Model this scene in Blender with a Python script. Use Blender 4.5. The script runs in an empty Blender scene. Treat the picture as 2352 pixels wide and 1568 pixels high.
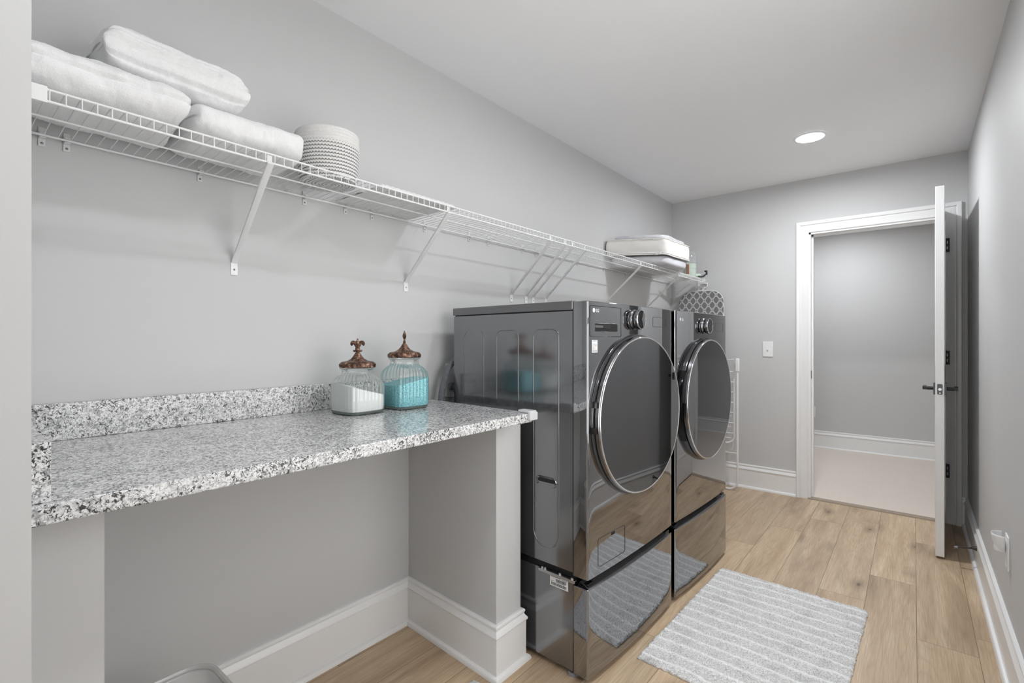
import bpy, math, random
import numpy as np
from mathutils import Vector, Matrix

random.seed(7); rng = np.random.default_rng(7)
SC = bpy.context.scene
COL = SC.collection
PI = math.pi

# ------------------------------------------------------------------ camera
CAM_H = 1.2059
cd = bpy.data.cameras.new('camera'); cam = bpy.data.objects.new('camera', cd); COL.objects.link(cam)
cam.location = (0, 0, CAM_H)
cam.rotation_euler = (math.radians(90), 0, math.radians(39.464))
cd.sensor_width = 36.0; cd.lens = 36.0 * 1115.98 / 2352.0
cd.shift_x = -3.5 / 2352.0; cd.shift_y = -2.37 / 2352.0
cd.clip_start = 0.02; cd.clip_end = 50
SC.camera = cam

# ------------------------------------------------------------------ world, exposure
w = bpy.data.worlds.new('world'); SC.world = w; w.use_nodes = True
w.node_tree.nodes['Background'].inputs[0].default_value = (1.0, 1.0, 0.99, 1)
w.node_tree.nodes['Background'].inputs[1].default_value = 3.8
SC.view_settings.view_transform = 'Standard'; SC.view_settings.look = 'None'
SC.view_settings.gamma = 1.0; SC.view_settings.use_curve_mapping = False
SC.view_settings.exposure = 0.0
LAMP = (450.0, 155.0, 125.0)          # emission of the recessed ceiling lamps, far to near
HALL_LAMP = 430.0
LIGHTS = [(-0.485, 3.42), (-0.47, 1.75), (-0.45, 0.08)]
HALL_LIGHTS = [(-0.6, 5.6)]

# ------------------------------------------------------------------ room numbers (metres)
XL, XR, L, CH = -1.683, 0.271, 4.297, 2.44
YB = -2.4
HALL_Y = 6.42

# ------------------------------------------------------------------ helpers
def clean(o): return o
class MB:
    def __init__(s): s.v = []; s.f = []
    def add(s, verts, faces):
        b = len(s.v); s.v += [tuple(map(float, p)) for p in verts]
        s.f += [tuple(i + b for i in f) for f in faces]; return s
    def box(s, x0, x1, y0, y1, z0, z1):
        v = [(x, y, z) for z in (z0, z1) for y in (y0, y1) for x in (x0, x1)]
        return s.add(v, [(0,2,3,1),(4,5,7,6),(0,1,5,4),(2,6,7,3),(0,4,6,2),(1,3,7,5)])
    def grid(s, P, closed_u=False, closed_v=False, cap0=False, cap1=False):
        # P: list of rings (list of points)
        n = len(P); m = len(P[0]); v = [p for r in P for p in r]; f = []
        for i in range(n if closed_v else n - 1):
            for j in range(m if closed_u else m - 1):
                a = i * m + j; b = i * m + (j + 1) % m
                c = ((i + 1) % n) * m + (j + 1) % m; d = ((i + 1) % n) * m + j
                f.append((a, b, c, d))
        if cap0: f.append(tuple(range(m))[::-1])
        if cap1: f.append(tuple((n - 1) * m + j for j in range(m)))
        return s.add(v, f)
    def tube(s, pts, r, seg=8, closed=False, caps=True, flat=None):
        pts = [Vector(p) for p in pts]; n = len(pts)
        rs = r if hasattr(r, '__len__') else [r] * n
        rings = []; prev = None
        for i, p in enumerate(pts):
            if closed: t = (pts[(i + 1) % n] - pts[i - 1])
            else: t = (pts[min(i + 1, n - 1)] - pts[max(i - 1, 0)])
            t = t.normalized()
            if prev is None:
                up = Vector((0, 0, 1)) if abs(t.z) < 0.9 else Vector((1, 0, 0))
                a = t.cross(up).normalized()
            else:
                a = (prev - t * prev.dot(t)).normalized()
            prev = a; b = t.cross(a)
            ring = []
            for k in range(seg):
                th = 2 * PI * k / seg
                q = (a * math.cos(th) + b * math.sin(th)) * rs[i]
                if flat: q = q - flat[0] * q.dot(flat[0]) * (1 - flat[1])
                ring.append(tuple(p + q))
            rings.append(ring)
        return s.grid(rings, closed_u=True, closed_v=closed, cap0=caps and not closed, cap1=caps and not closed)
    def lathe(s, prof, c=(0, 0, 0), seg=48, fn=None, axis='z', caps=False):
        rings = []
        for k, (r, h) in enumerate(prof):
            ring = []
            for j in range(seg):
                th = 2 * PI * j / seg; rr = r * (fn(th, k) if fn else 1)
                x, y = rr * math.cos(th), rr * math.sin(th)
                if axis == 'z': ring.append((c[0] + x, c[1] + y, c[2] + h))
                else: ring.append((c[0] + h, c[1] + x, c[2] + y))
            rings.append(ring)
        return s.grid(rings, closed_u=True, cap0=caps, cap1=caps)
    def prism(s, poly, z0, z1, axis='z', fn=None):
        n = len(poly)
        def P(a, b, h):
            if axis == 'z': return (a, b, h)
            if axis == 'x': return (h, a, b)
            return (a, h, b)
        v = [P(a, b, z0) for a, b in poly] + [P(a, b, z1) for a, b in poly]
        f = [tuple(range(n))[::-1], tuple(range(n, 2 * n))] + [(i, (i + 1) % n, n + (i + 1) % n, n + i) for i in range(n)]
        return s.add(v, f)
    def sweep(s, prof, path, normals_mul=1.0, plane='xy', closed=False):
        # prof: list of (out, h); path 2D pts; out is to the LEFT of travel * normals_mul
        n = len(path); rings = []
        P = [Vector(p) for p in path]
        for i in range(n):
            def nrm(a, b):
                d = (b - a).normalized(); return Vector((-d.y, d.x)) * normals_mul
            if 0 < i < n - 1:
                n1 = nrm(P[i - 1], P[i]); n2 = nrm(P[i], P[i + 1]); m = (n1 + n2); m = m / m.dot(n1)
            elif i == 0: m = nrm(P[0], P[1])
            else: m = nrm(P[-2], P[-1])
            ring = []
            for o, h in prof:
                q = P[i] + m * o
                if plane == 'xy': ring.append((q.x, q.y, h))
                else: ring.append((q.x, h, q.y))
            rings.append(ring)
        return s.grid(rings, closed_u=True, cap0=True, cap1=True)
    def xf(s, M):
        s.v = [tuple(M @ Vector(p)) for p in s.v]; return s
    def build(s, name, mat=None, parent=None, smooth=None, bevel=0, bseg=2, fix=True):
        me = bpy.data.meshes.new(name); me.from_pydata(s.v, [], s.f); me.update()
        if fix:
            import bmesh
            bm = bmesh.new(); bm.from_mesh(me); bmesh.ops.recalc_face_normals(bm, faces=bm.faces); bm.to_mesh(me); bm.free()
        if smooth is not None:
            me.polygons.foreach_set('use_smooth', [True] * len(me.polygons))
            me.set_sharp_from_angle(angle=math.radians(smooth))
        if mat: me.materials.append(mat)
        o = bpy.data.objects.new(name, me); COL.objects.link(o)
        if parent: o.parent = parent
        if bevel:
            b = o.modifiers.new('bevel', 'BEVEL'); b.width = bevel; b.segments = bseg; b.limit_method = 'ANGLE'; b.angle_limit = math.radians(40)
            b.harden_normals = False
            if smooth is None:
                me.polygons.foreach_set('use_smooth', [True] * len(me.polygons)); me.set_sharp_from_angle(angle=math.radians(35))
        return o
def tag(o, label=None, cat=None, group=None, kind=None):
    if label: o['label'] = label
    if cat: o['category'] = cat
    if group: o['group'] = group
    if kind: o['kind'] = kind
    return o
def empty(name, loc=(0, 0, 0), rz=0.0, parent=None):
    o = bpy.data.objects.new(name, None); COL.objects.link(o); o.location = loc; o.rotation_euler = (0, 0, rz)
    o.empty_display_size = 0.05
    if parent: o.parent = parent
    return o
def struct(o): o['kind'] = 'structure'; return o
def rrect(x0, x1, y0, y1, r, n=6):
    pts = []
    for cx, cy, a0 in ((x1 - r, y1 - r, 0), (x0 + r, y1 - r, 90), (x0 + r, y0 + r, 180), (x1 - r, y0 + r, 270)):
        for k in range(n + 1):
            a = math.radians(a0 + 90 * k / n); pts.append((cx + r * math.cos(a), cy + r * math.sin(a)))
    return pts
def catmull(pts, n=8):
    P = [Vector(p) for p in pts]; out = []
    for i in range(len(P) - 1):
        p0 = P[max(i - 1, 0)]; p1 = P[i]; p2 = P[i + 1]; p3 = P[min(i + 2, len(P) - 1)]
        for k in range(n):
            t = k / n
            out.append(0.5 * ((2 * p1) + (-p0 + p2) * t + (2 * p0 - 5 * p1 + 4 * p2 - p3) * t * t + (-p0 + 3 * p1 - 3 * p2 + p3) * t ** 3))
    out.append(P[-1]); return out
def text_obj(name, s, size, M, mat, parent, bold=False):
    cu = bpy.data.curves.new(name, 'FONT'); cu.body = s; cu.size = size; cu.extrude = 0.0003
    if bold: cu.offset = size * 0.02
    t = bpy.data.objects.new(name, cu); COL.objects.link(t)
    dg = bpy.context.evaluated_depsgraph_get(); dg.update()
    me = bpy.data.meshes.new_from_object(t.evaluated_get(dg)); me.transform(M)
    bpy.data.objects.remove(t); bpy.data.curves.remove(cu)
    me.materials.clear(); me.materials.append(mat)
    o = bpy.data.objects.new(name, me); COL.objects.link(o); o.parent = parent
    return o

# value noise for displacing meshes
_G = rng.random((64, 64, 64))
def vnoise(p, sc):
    p = np.asarray(p, float) * sc; i = np.floor(p).astype(int); f = p - i; f = f * f * (3 - 2 * f)
    r = 0
    for dx in (0, 1):
        for dy in (0, 1):
            for dz in (0, 1):
                wx = f[:, 0] if dx else 1 - f[:, 0]; wy = f[:, 1] if dy else 1 - f[:, 1]; wz = f[:, 2] if dz else 1 - f[:, 2]
                r = r + wx * wy * wz * _G[(i[:, 0] + dx) % 64, (i[:, 1] + dy) % 64, (i[:, 2] + dz) % 64]
    return r - 0.5

# ------------------------------------------------------------------ materials
def srgb(c): return tuple(((x / 255) / 12.92 if x / 255 <= 0.04045 else ((x / 255 + 0.055) / 1.055) ** 2.4) for x in c)
class NT:
    def __init__(s, name):
        s.m = bpy.data.materials.new(name); s.m.use_nodes = True; s.t = s.m.node_tree; s.n = s.t.nodes; s.l = s.t.links
        s.b = s.n['Principled BSDF']; s.out = s.n['Material Output']
    def node(s, typ, **kw):
        n = s.n.new(typ)
        for k, v in kw.items():
            if k.startswith('i_'):
                n.inputs[k[2:].replace('_', ' ')].default_value = v
            else: setattr(n, k, v)
        return n
    def link(s, a, b): s.l.new(a, b)
    def math(s, op, a, b=None, c=None, clamp=False):
        n = s.n.new('ShaderNodeMath'); n.operation = op; n.use_clamp = clamp
        for i, x in enumerate((a, b, c)):
            if x is None: continue
            if hasattr(x, 'links'): s.l.new(x, n.inputs[i])
            else: n.inputs[i].default_value = x
        return n.outputs[0]
    def ramp(s, fac, stops, interp='LINEAR'):
        n = s.n.new('ShaderNodeValToRGB'); n.color_ramp.interpolation = interp
        while len(n.color_ramp.elements) > 1: n.color_ramp.elements.remove(n.color_ramp.elements[0])
        for i, (p, c) in enumerate(stops):
            e = n.color_ramp.elements[0] if i == 0 else n.color_ramp.elements.new(p)
            e.position = p; e.color = tuple(c) + (1,) if len(c) == 3 else c
        s.l.new(fac, n.inputs[0]); return n.outputs[0]
    def mix(s, fac, a, b, typ='MIX'):
        n = s.n.new('ShaderNodeMix'); n.data_type = 'RGBA'; n.blend_type = typ
        for sock, x in ((n.inputs[0], fac), (n.inputs[6], a), (n.inputs[7], b)):
            if hasattr(x, 'links'): s.l.new(x, sock)
            else: sock.default_value = x if not isinstance(x, tuple) or len(x) == 4 else x + (1,)
        return n.outputs[2]
    def bump(s, h, strength=0.3, dist=0.002):
        n = s.n.new('ShaderNodeBump'); n.inputs['Strength'].default_value = strength; n.inputs['Distance'].default_value = dist
        s.l.new(h, n.inputs['Height']); s.l.new(n.outputs[0], s.b.inputs['Normal'])
def plain(name, col, rough=0.5, metal=0.0, spec=None, noise=None, bump=None, coat=0, trans=0, alpha=1, emis=None):
    t = NT(name); t.b.inputs['Base Color'].default_value = tuple(col) + (1,)
    t.b.inputs['Roughness'].default_value = rough; t.b.inputs['Metallic'].default_value = metal
    if spec is not None: t.b.inputs['Specular IOR Level'].default_value = spec
    if coat: t.b.inputs['Coat Weight'].default_value = coat; t.b.inputs['Coat Roughness'].default_value = 0.03
    if trans: t.b.inputs['Transmission Weight'].default_value = trans
    t.b.inputs['Alpha'].default_value = alpha
    if noise or bump:
        tc = t.node('ShaderNodeTexCoord'); nz = t.node('ShaderNodeTexNoise'); nz.inputs['Scale'].default_value = (noise or bump)[0]; nz.inputs['Detail'].default_value = 4
        t.link(tc.outputs['Object'], nz.inputs['Vector'])
        if noise:
            a = tuple(x * (1 - noise[1]) for x in col); b = tuple(min(1, x * (1 + noise[1])) for x in col)
            c = t.ramp(nz.outputs[0], [(0.3, a), (0.7, b)]); t.link(c, t.b.inputs['Base Color'])
        if bump: t.bump(nz.outputs[0], bump[1], bump[2])
    if emis: t.b.inputs['Emission Color'].default_value = tuple(emis[0]) + (1,); t.b.inputs['Emission Strength'].default_value = emis[1]
    return t.m

M = {}
M['wall'] = plain('wall_paint', (0.602, 0.602, 0.603), 0.55, noise=(3, 0.008), bump=(260, 0.04, 0.0006))
M['wall'].node_tree.nodes['Principled BSDF'].inputs['Specular IOR Level'].default_value = 0.3
M['ceiling'] = plain('ceiling_paint', (0.91, 0.915, 0.925), 0.8, noise=(3, 0.005), bump=(200, 0.04, 0.0006))
M['trim'] = plain('white_trim_paint', (0.87, 0.87, 0.87), 0.28, noise=(8, 0.006))
M['door'] = plain('white_door_paint', (0.85, 0.85, 0.85), 0.3, noise=(8, 0.006))
M['white_wire'] = plain('white_vinyl_coated_wire', (0.84, 0.84, 0.84), 0.3, noise=(30, 0.01))
M['white_plastic'] = plain('white_plastic', (0.86, 0.86, 0.86), 0.3, noise=(20, 0.01))
M['clear_clip'] = plain('frosted_plastic', (0.86, 0.86, 0.86), 0.3, alpha=0.8, noise=(20, 0.01))
M['screw'] = plain('dull_screw_metal', (0.35, 0.35, 0.35), 0.4, 1.0, noise=(80, 0.1))
M['black_metal'] = plain('matte_black_metal', (0.012, 0.012, 0.013), 0.45, 0.0, noise=(60, 0.1))
M['pewter'] = plain('dark_satin_metal', (0.10, 0.10, 0.105), 0.35, 0.7, noise=(60, 0.08))
M['front'] = plain('black_stainless_front', (0.350, 0.357, 0.370), 0.03, 1.0, noise=(2, 0.01))
M['side'] = plain('graphite_enamel_side', (0.265, 0.268, 0.278), 0.14, 0.9, noise=(2, 0.02))
M['lid'] = plain('graphite_lid', (0.20, 0.20, 0.207), 0.25, 0.8, noise=(2, 0.02))
M['door_glass'] = plain('tinted_door_glass', (0.225, 0.232, 0.240), 0.015, 1.0, noise=(2, 0.02))
M['door_dark'] = plain('dark_grey_gloss_plastic', (0.095, 0.095, 0.1), 0.15, 0.6, noise=(9, 0.02))
M['black_gloss'] = plain('black_gloss_plastic', (0.008, 0.008, 0.009), 0.12, 0, noise=(9, 0.02))
M['black_matte'] = plain('black_recess', (0.006, 0.006, 0.006), 0.6, 0, noise=(9, 0.02))
M['silver'] = plain('brushed_silver_band', (0.30, 0.30, 0.31), 0.2, 1.0, noise=(40, 0.03))
M['chrome'] = plain('bright_chrome', (0.85, 0.85, 0.86), 0.06, 1.0, noise=(10, 0.01))
M['logo'] = plain('silver_white_print', (0.72, 0.72, 0.73), 0.4, 0.0, noise=(50, 0.01))
M['etched'] = plain('etched_outline', (0.05, 0.05, 0.052), 0.3, 0.6, noise=(50, 0.01))
M['zinc'] = plain('zinc_plated_steel', (0.5, 0.5, 0.51), 0.3, 1.0, noise=(60, 0.08))
M['foot'] = plain('grey_rubber_foot', (0.22, 0.22, 0.24), 0.6, noise=(60, 0.05))
for i, v in enumerate(LAMP + (HALL_LAMP,)): M['lampglow%d' % i] = plain('lamp_diffuser_%d' % i, (1, 1, 1), 0.5, emis=((0.975, 1.0, 1.03), v), noise=(5, 0.001))
M['guard'] = plain('frosted_white_rubber', (0.62, 0.63, 0.64), 0.35, noise=(20, 0.01))
M['bronze_detail'] = None

def mat_floor():
    t = NT('oak_vinyl_planks'); tc = t.node('ShaderNodeTexCoord'); sp = t.node('ShaderNodeSeparateXYZ'); t.link(tc.outputs['Object'], sp.inputs[0])
    X, Y = sp.outputs[0], sp.outputs[1]
    W, LEN = 0.1835, 1.22
    rx = t.math('DIVIDE', t.math('SUBTRACT', X, 0.010), W); row = t.math('FLOOR', rx); fx = t.math('SUBTRACT', rx, row)
    wn = t.node('ShaderNodeTexWhiteNoise', noise_dimensions='1D'); t.link(t.math('ADD', row, 31.3), wn.inputs['W'])
    off = t.math('MULTIPLY', wn.outputs[0], 7.0)
    for k_, yj in ((-1, 3.10), (-2, 2.77), (-3, 3.83), (-4, 3.52), (0, 2.55)):
        isk = t.math('COMPARE', row, float(k_), 0.1)
        off = t.math('ADD', t.math('MULTIPLY', off, t.math('SUBTRACT', 1.0, isk)), t.math('MULTIPLY', isk, 40.0 - yj / LEN))
    # joint positions measured in the photo: stagger by row
    ry = t.math('ADD', t.math('DIVIDE', Y, LEN), off); col = t.math('FLOOR', ry); fy = t.math('SUBTRACT', ry, col)
    cmb = t.node('ShaderNodeCombineXYZ'); t.link(row, cmb.inputs[0]); t.link(col, cmb.inputs[1])
    pid = t.node('ShaderNodeTexWhiteNoise', noise_dimensions='2D'); t.link(cmb.outputs[0], pid.inputs['Vector'])
    sc = t.node('ShaderNodeSeparateColor'); t.link(pid.outputs['Color'], sc.inputs[0])
    # seams
    ex = t.math('MULTIPLY', t.math('MINIMUM', fx, t.math('SUBTRACT', 1.0, fx)), W)
    ey = t.math('MULTIPLY', t.math('MINIMUM', fy, t.math('SUBTRACT', 1.0, fy)), LEN)
    seam = t.math('LESS_THAN', t.math('MINIMUM', ex, ey), 0.0011)
    # grain coordinates: shifted per plank
    gx = t.math('ADD', X, t.math('MULTIPLY', sc.outputs[0], 37.0)); gy = t.math('ADD', Y, t.math('MULTIPLY', sc.outputs[1], 53.0))
    g = t.node('ShaderNodeCombineXYZ'); t.link(gx, g.inputs[0]); t.link(gy, g.inputs[1])
    def stretched(sx, sy, scale, detail=4, dist=0.0, rough=0.55):
        mp = t.node('ShaderNodeMapping'); mp.inputs['Scale'].default_value = (sx, sy, 1); t.link(g.outputs[0], mp.inputs[0])
        nz = t.node('ShaderNodeTexNoise'); nz.inputs['Scale'].default_value = scale; nz.inputs['Detail'].default_value = detail; nz.inputs['Distortion'].default_value = dist; nz.inputs['Roughness'].default_value = rough
        t.link(mp.outputs[0], nz.inputs['Vector']); return nz.outputs[0]
    fine = stretched(75, 2.2, 3.0, 6, 0.15, 0.68)
    mid = stretched(11, 0.8, 1.6, 4, 0.7)
    big = stretched(5.0, 0.8, 1.3, 3, 0.6)
    # cathedral rings: contour lines of a smooth field
    cf = stretched(6.5, 0.55, 1.1, 1.5, 0.3)
    ring = t.math('ABSOLUTE', t.math('SINE', t.math('MULTIPLY', cf, 85.0)))
    ringf = t.math('POWER', t.math('SUBTRACT', 1.0, ring), 2.5)
    base = t.ramp(mid, [(0.30, srgb((188, 163, 134))), (0.52, srgb((208, 185, 156))), (0.75, srgb((219, 199, 172)))])
    c = t.mix(t.math('MULTIPLY', t.ramp(fine, [(0.42, (0, 0, 0)), (0.64, (1, 1, 1))]), 0.55), base, srgb((170, 142, 112)), 'MIX')
    c = t.mix(t.math('MULTIPLY', ringf, 0.26), c, srgb((160, 134, 106)))
    c = t.mix(t.math('MULTIPLY', t.ramp(big, [(0.50, (0, 0, 0)), (0.74, (1, 1, 1))]), 0.75), c, srgb((146, 121, 98)))
    # knots
    mp = t.node('ShaderNodeMapping'); mp.inputs['Scale'].default_value = (5.4, 2.2, 1); t.link(g.outputs[0], mp.inputs[0])
    nd = t.node('ShaderNodeTexNoise'); nd.inputs['Scale'].default_value = 6; t.link(g.outputs[0], nd.inputs['Vector'])
    va = t.node('ShaderNodeVectorMath', operation='MULTIPLY_ADD'); t.link(nd.outputs['Color'], va.inputs[0]); va.inputs[1].default_value = (0.16, 0.16, 0); t.link(mp.outputs[0], va.inputs[2])
    vo = t.node('ShaderNodeTexVoronoi'); vo.inputs['Scale'].default_value = 1.0; t.link(va.outputs[0], vo.inputs['Vector'])
    kn = t.ramp(vo.outputs['Distance'], [(0.0, (1, 1, 1)), (0.028, (0.9, 0.9, 0.9)), (0.06, (0.42, 0.42, 0.42)), (0.25, (0, 0, 0))])
    vs = t.node('ShaderNodeSeparateColor'); t.link(vo.outputs['Color'], vs.inputs[0])
    kn = t.math('MULTIPLY', kn, t.math('GREATER_THAN', vs.outputs[0], 0.45))
    c = t.mix(t.math('MULTIPLY', kn, 0.9), c, srgb((92, 73, 58)))
    # per plank tone
    hs = t.node('ShaderNodeHueSaturation'); t.link(c, hs.inputs['Color']); hs.inputs['Saturation'].default_value = 1.0
    t.link(t.math('ADD', 0.90, t.math('MULTIPLY', sc.outputs[2], 0.18)), hs.inputs['Value'])
    c = t.mix(t.math('MULTIPLY', seam, 0.72), hs.outputs[0], srgb((96, 76, 58)))
    t.link(c, t.b.inputs['Base Color']); t.b.inputs['Roughness'].default_value = 0.38
    t.b.inputs['Specular IOR Level'].default_value = 0.35
    h = t.math('SUBTRACT', t.math('MULTIPLY', fine, 0.3), seam); t.bump(h, 0.25, 0.0008)
    return t.m
M['floor'] = mat_floor()

def mat_granite():
    t = NT('speckled_granite'); tc = t.node('ShaderNodeTexCoord')
    def nz(scale, det=3, dist=0.0, rough=0.5, dv=(0, 0, 0)):
        mp = t.node('ShaderNodeMapping'); mp.inputs['Location'].default_value = dv; t.link(tc.outputs['Object'], mp.inputs[0])
        n = t.node('ShaderNodeTexNoise'); n.inputs['Scale'].default_value = scale; n.inputs['Detail'].default_value = det; n.inputs['Distortion'].default_value = dist; n.inputs['Roughness'].default_value = rough
        t.link(mp.outputs[0], n.inputs['Vector']); return n.outputs[0]
    a = nz(120, 4, 0.8); c0 = t.ramp(a, [(0.36, (0.38, 0.38, 0.385)), (0.47, (0.68, 0.68, 0.68)), (0.60, (0.86, 0.86, 0.86))])
    b = nz(200, 3, 1.2, 0.6, (5, 2, 1)); md = t.ramp(b, [(0.555, (0, 0, 0)), (0.60, (1, 1, 1))])
    c1 = t.mix(t.math('MULTIPLY', md, 0.75), c0, (0.17, 0.17, 0.18))
    d = nz(150, 4, 1.2, 0.62, (1, 7, 3)); cl = nz(16, 2, 0.0, 0.5, (3, 1, 8))
    thr = t.math('ADD', d, t.math('MULTIPLY', cl, 0.18))
    bk = t.ramp(thr, [(0.645, (0, 0, 0)), (0.67, (1, 1, 1))])
    c2 = t.mix(t.math('MULTIPLY', bk, 0.93), c1, (0.018, 0.018, 0.02))
    t.link(c2, t.b.inputs['Base Color']); t.b.inputs['Roughness'].default_value = 0.14; t.b.inputs['Specular IOR Level'].default_value = 0.5
    return t.m
M['granite'] = mat_granite()

def mat_carpet():
    t = NT('beige_carpet'); tc = t.node('ShaderNodeTexCoord'); n = t.node('ShaderNodeTexNoise'); n.inputs['Scale'].default_value = 160; n.inputs['Detail'].default_value = 5
    t.link(tc.outputs['Object'], n.inputs['Vector'])
    n2 = t.node('ShaderNodeTexNoise'); n2.inputs['Scale'].default_value = 4; t.link(tc.outputs['Object'], n2.inputs['Vector'])
    c = t.ramp(n.outputs[0], [(0.3, srgb((214, 200, 187))), (0.7, srgb((244, 235, 226)))])
    c = t.mix(t.math('MULTIPLY', n2.outputs[0], 0.2), c, srgb((216, 202, 188)))
    t.link(c, t.b.inputs['Base Color']); t.b.inputs['Roughness'].default_value = 0.95; t.bump(n.outputs[0], 0.6, 0.006)
    t.b.inputs['Sheen Weight'].default_value = 0.3
    return t.m
M['carpet'] = mat_carpet()

def mat_cloth(name, col, scale=500, strength=0.5, dist=0.002, var=0.08, sheen=0.3):
    t = NT(name); tc = t.node('ShaderNodeTexCoord'); n = t.node('ShaderNodeTexNoise'); n.inputs['Scale'].default_value = scale; n.inputs['Detail'].default_value = 5
    t.link(tc.outputs['Object'], n.inputs['Vector'])
    c = t.ramp(n.outputs[0], [(0.3, tuple(x * (1 - var) for x in col)), (0.65, tuple(min(1, x * (1 + var / 2)) for x in col))])
    t.link(c, t.b.inputs['Base Color']); t.b.inputs['Roughness'].default_value = 0.95; t.b.inputs['Sheen Weight'].default_value = sheen
    t.bump(n.outputs[0], strength, dist); return t.m
M['towel'] = mat_cloth('white_terry_cloth', (0.88, 0.88, 0.88), 420, 0.5, 0.003, 0.04)
M['rope'] = mat_cloth('white_cotton_rope', (0.80, 0.79, 0.77), 300, 0.5, 0.0015, 0.05)
M['mat'] = mat_cloth('white_ribbed_fabric', (0.82, 0.82, 0.82), 300, 0.4, 0.001, 0.03)

def mat_rope_stitched():
    # rope coils whose joints carry a dark zigzag stitch; object z is height, angle around z
    t = NT('white_rope_dark_zigzag_stitching'); tc = t.node('ShaderNodeTexCoord'); sp = t.node('ShaderNodeSeparateXYZ'); t.link(tc.outputs['Object'], sp.inputs[0])
    ang = t.math('ARCTAN2', sp.outputs[1], sp.outputs[0]); rad = t.math('SQRT', t.math('ADD', t.math('MULTIPLY', sp.outputs[0], sp.outputs[0]), t.math('MULTIPLY', sp.outputs[1], sp.outputs[1])))
    side_c = t.math('DIVIDE', sp.outputs[2], 0.0108)          # side coils
    bot_c = t.math('DIVIDE', rad, 0.0108)                     # bottom spiral
    isb = t.math('LESS_THAN', sp.outputs[2], 0.004)
    cc = t.math('ADD', t.math('MULTIPLY', isb, bot_c), t.math('MULTIPLY', t.math('SUBTRACT', 1.0, isb), side_c))
    tri = t.math('PINGPONG', t.math('MULTIPLY', ang, 20.0), 1.0)
    z = t.math('ADD', cc, t.math('MULTIPLY', t.math('SUBTRACT', tri, 0.5), 0.36))
    fr = t.math('ABSOLUTE', t.math('SUBTRACT', t.math('FRACT', t.math('ADD', z, 0.5)), 0.5))
    ln = t.math('LESS_THAN', fr, 0.16)
    low = t.math('LESS_THAN', sp.outputs[2], 0.118)
    f = t.math('MULTIPLY', t.math('MULTIPLY', ln, low), 0.75)
    nz = t.node('ShaderNodeTexNoise'); nz.inputs['Scale'].default_value = 300; t.link(tc.outputs['Object'], nz.inputs['Vector'])
    base = t.ramp(nz.outputs[0], [(0.3, (0.72, 0.715, 0.70)), (0.7, (0.82, 0.815, 0.80))])
    t.link(t.mix(f, base, (0.11, 0.11, 0.11)), t.b.inputs['Base Color']); t.b.inputs['Roughness'].default_value = 0.9
    t.bump(nz.outputs[0], 0.4, 0.001); return t.m
M['basket'] = mat_rope_stitched()

def mat_rug(name, c_lo, c_hi, c_rib, period=None, y0=0):
    t = NT(name); tc = t.node('ShaderNodeTexCoord'); n = t.node('ShaderNodeTexNoise'); n.inputs['Scale'].default_value = 230; n.inputs['Detail'].default_value = 4
    t.link(tc.outputs['Object'], n.inputs['Vector'])
    mp = t.node('ShaderNodeMapping'); mp.inputs['Scale'].default_value = (12, 12, 1); t.link(tc.outputs['Object'], mp.inputs[0])
    n2 = t.node('ShaderNodeTexNoise'); n2.inputs['Scale'].default_value = 1.0; n2.inputs['Detail'].default_value = 3; t.link(mp.outputs[0], n2.inputs['Vector'])
    c = t.ramp(n.outputs[0], [(0.32, c_lo), (0.6, c_hi)])
    c = t.mix(t.ramp(n2.outputs[0], [(0.5, (0, 0, 0)), (0.75, (0.35, 0.35, 0.35))]), c, tuple(x * 0.75 for x in c_lo))
    if period:
        at = t.node('ShaderNodeAttribute'); at.attribute_name = 'rib'
        c = t.mix(at.outputs['Fac'], c, c_rib)
    t.link(c, t.b.inputs['Base Color']); t.b.inputs['Roughness'].default_value = 0.97; t.b.inputs['Sheen Weight'].default_value = 0.25
    t.bump(n.outputs[0], 0.6, 0.003); return t.m
M['rug'] = mat_rug('grey_white_shag', (0.40, 0.395, 0.39), (0.86, 0.855, 0.85), (0.92, 0.92, 0.92), True)
M['rug2'] = mat_rug('pale_grey_shag', (0.34, 0.34, 0.35), (0.72, 0.72, 0.73), (0.8, 0.8, 0.8))

def mat_trellis():
    t = NT('grey_trellis_fabric'); tc = t.node('ShaderNodeTexCoord'); sp = t.node('ShaderNodeSeparateXYZ'); t.link(tc.outputs['Object'], sp.inputs[0])
    a, b = 0.064, 0.084
    X = t.math('MULTIPLY', sp.outputs[0], 2 * PI / a); Z = t.math('MULTIPLY', sp.outputs[2], 2 * PI / b)
    cx = t.math('COSINE', X); cz = t.math('COSINE', Z)
    f = t.math('ADD', t.math('ADD', cx, cz), t.math('MULTIPLY', t.math('MULTIPLY', cx, cz), t.math('MULTIPLY', t.math('ADD', cx, cz), -0.35)))
    ab = t.math('ABSOLUTE', f)
    ln = t.math('MULTIPLY', t.math('GREATER_THAN', ab, 0.14), t.math('LESS_THAN', ab, 0.44))
    nz = t.node('ShaderNodeTexNoise'); nz.inputs['Scale'].default_value = 300; t.link(tc.outputs['Object'], nz.inputs['Vector'])
    base = t.ramp(nz.outputs[0], [(0.3, (0.155, 0.155, 0.158)), (0.7, (0.20, 0.20, 0.205))])
    t.link(t.mix(ln, base, (0.72, 0.72, 0.72)), t.b.inputs['Base Color']); t.b.inputs['Roughness'].default_value = 0.85
    return t.m
M['trellis'] = mat_trellis()

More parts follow.
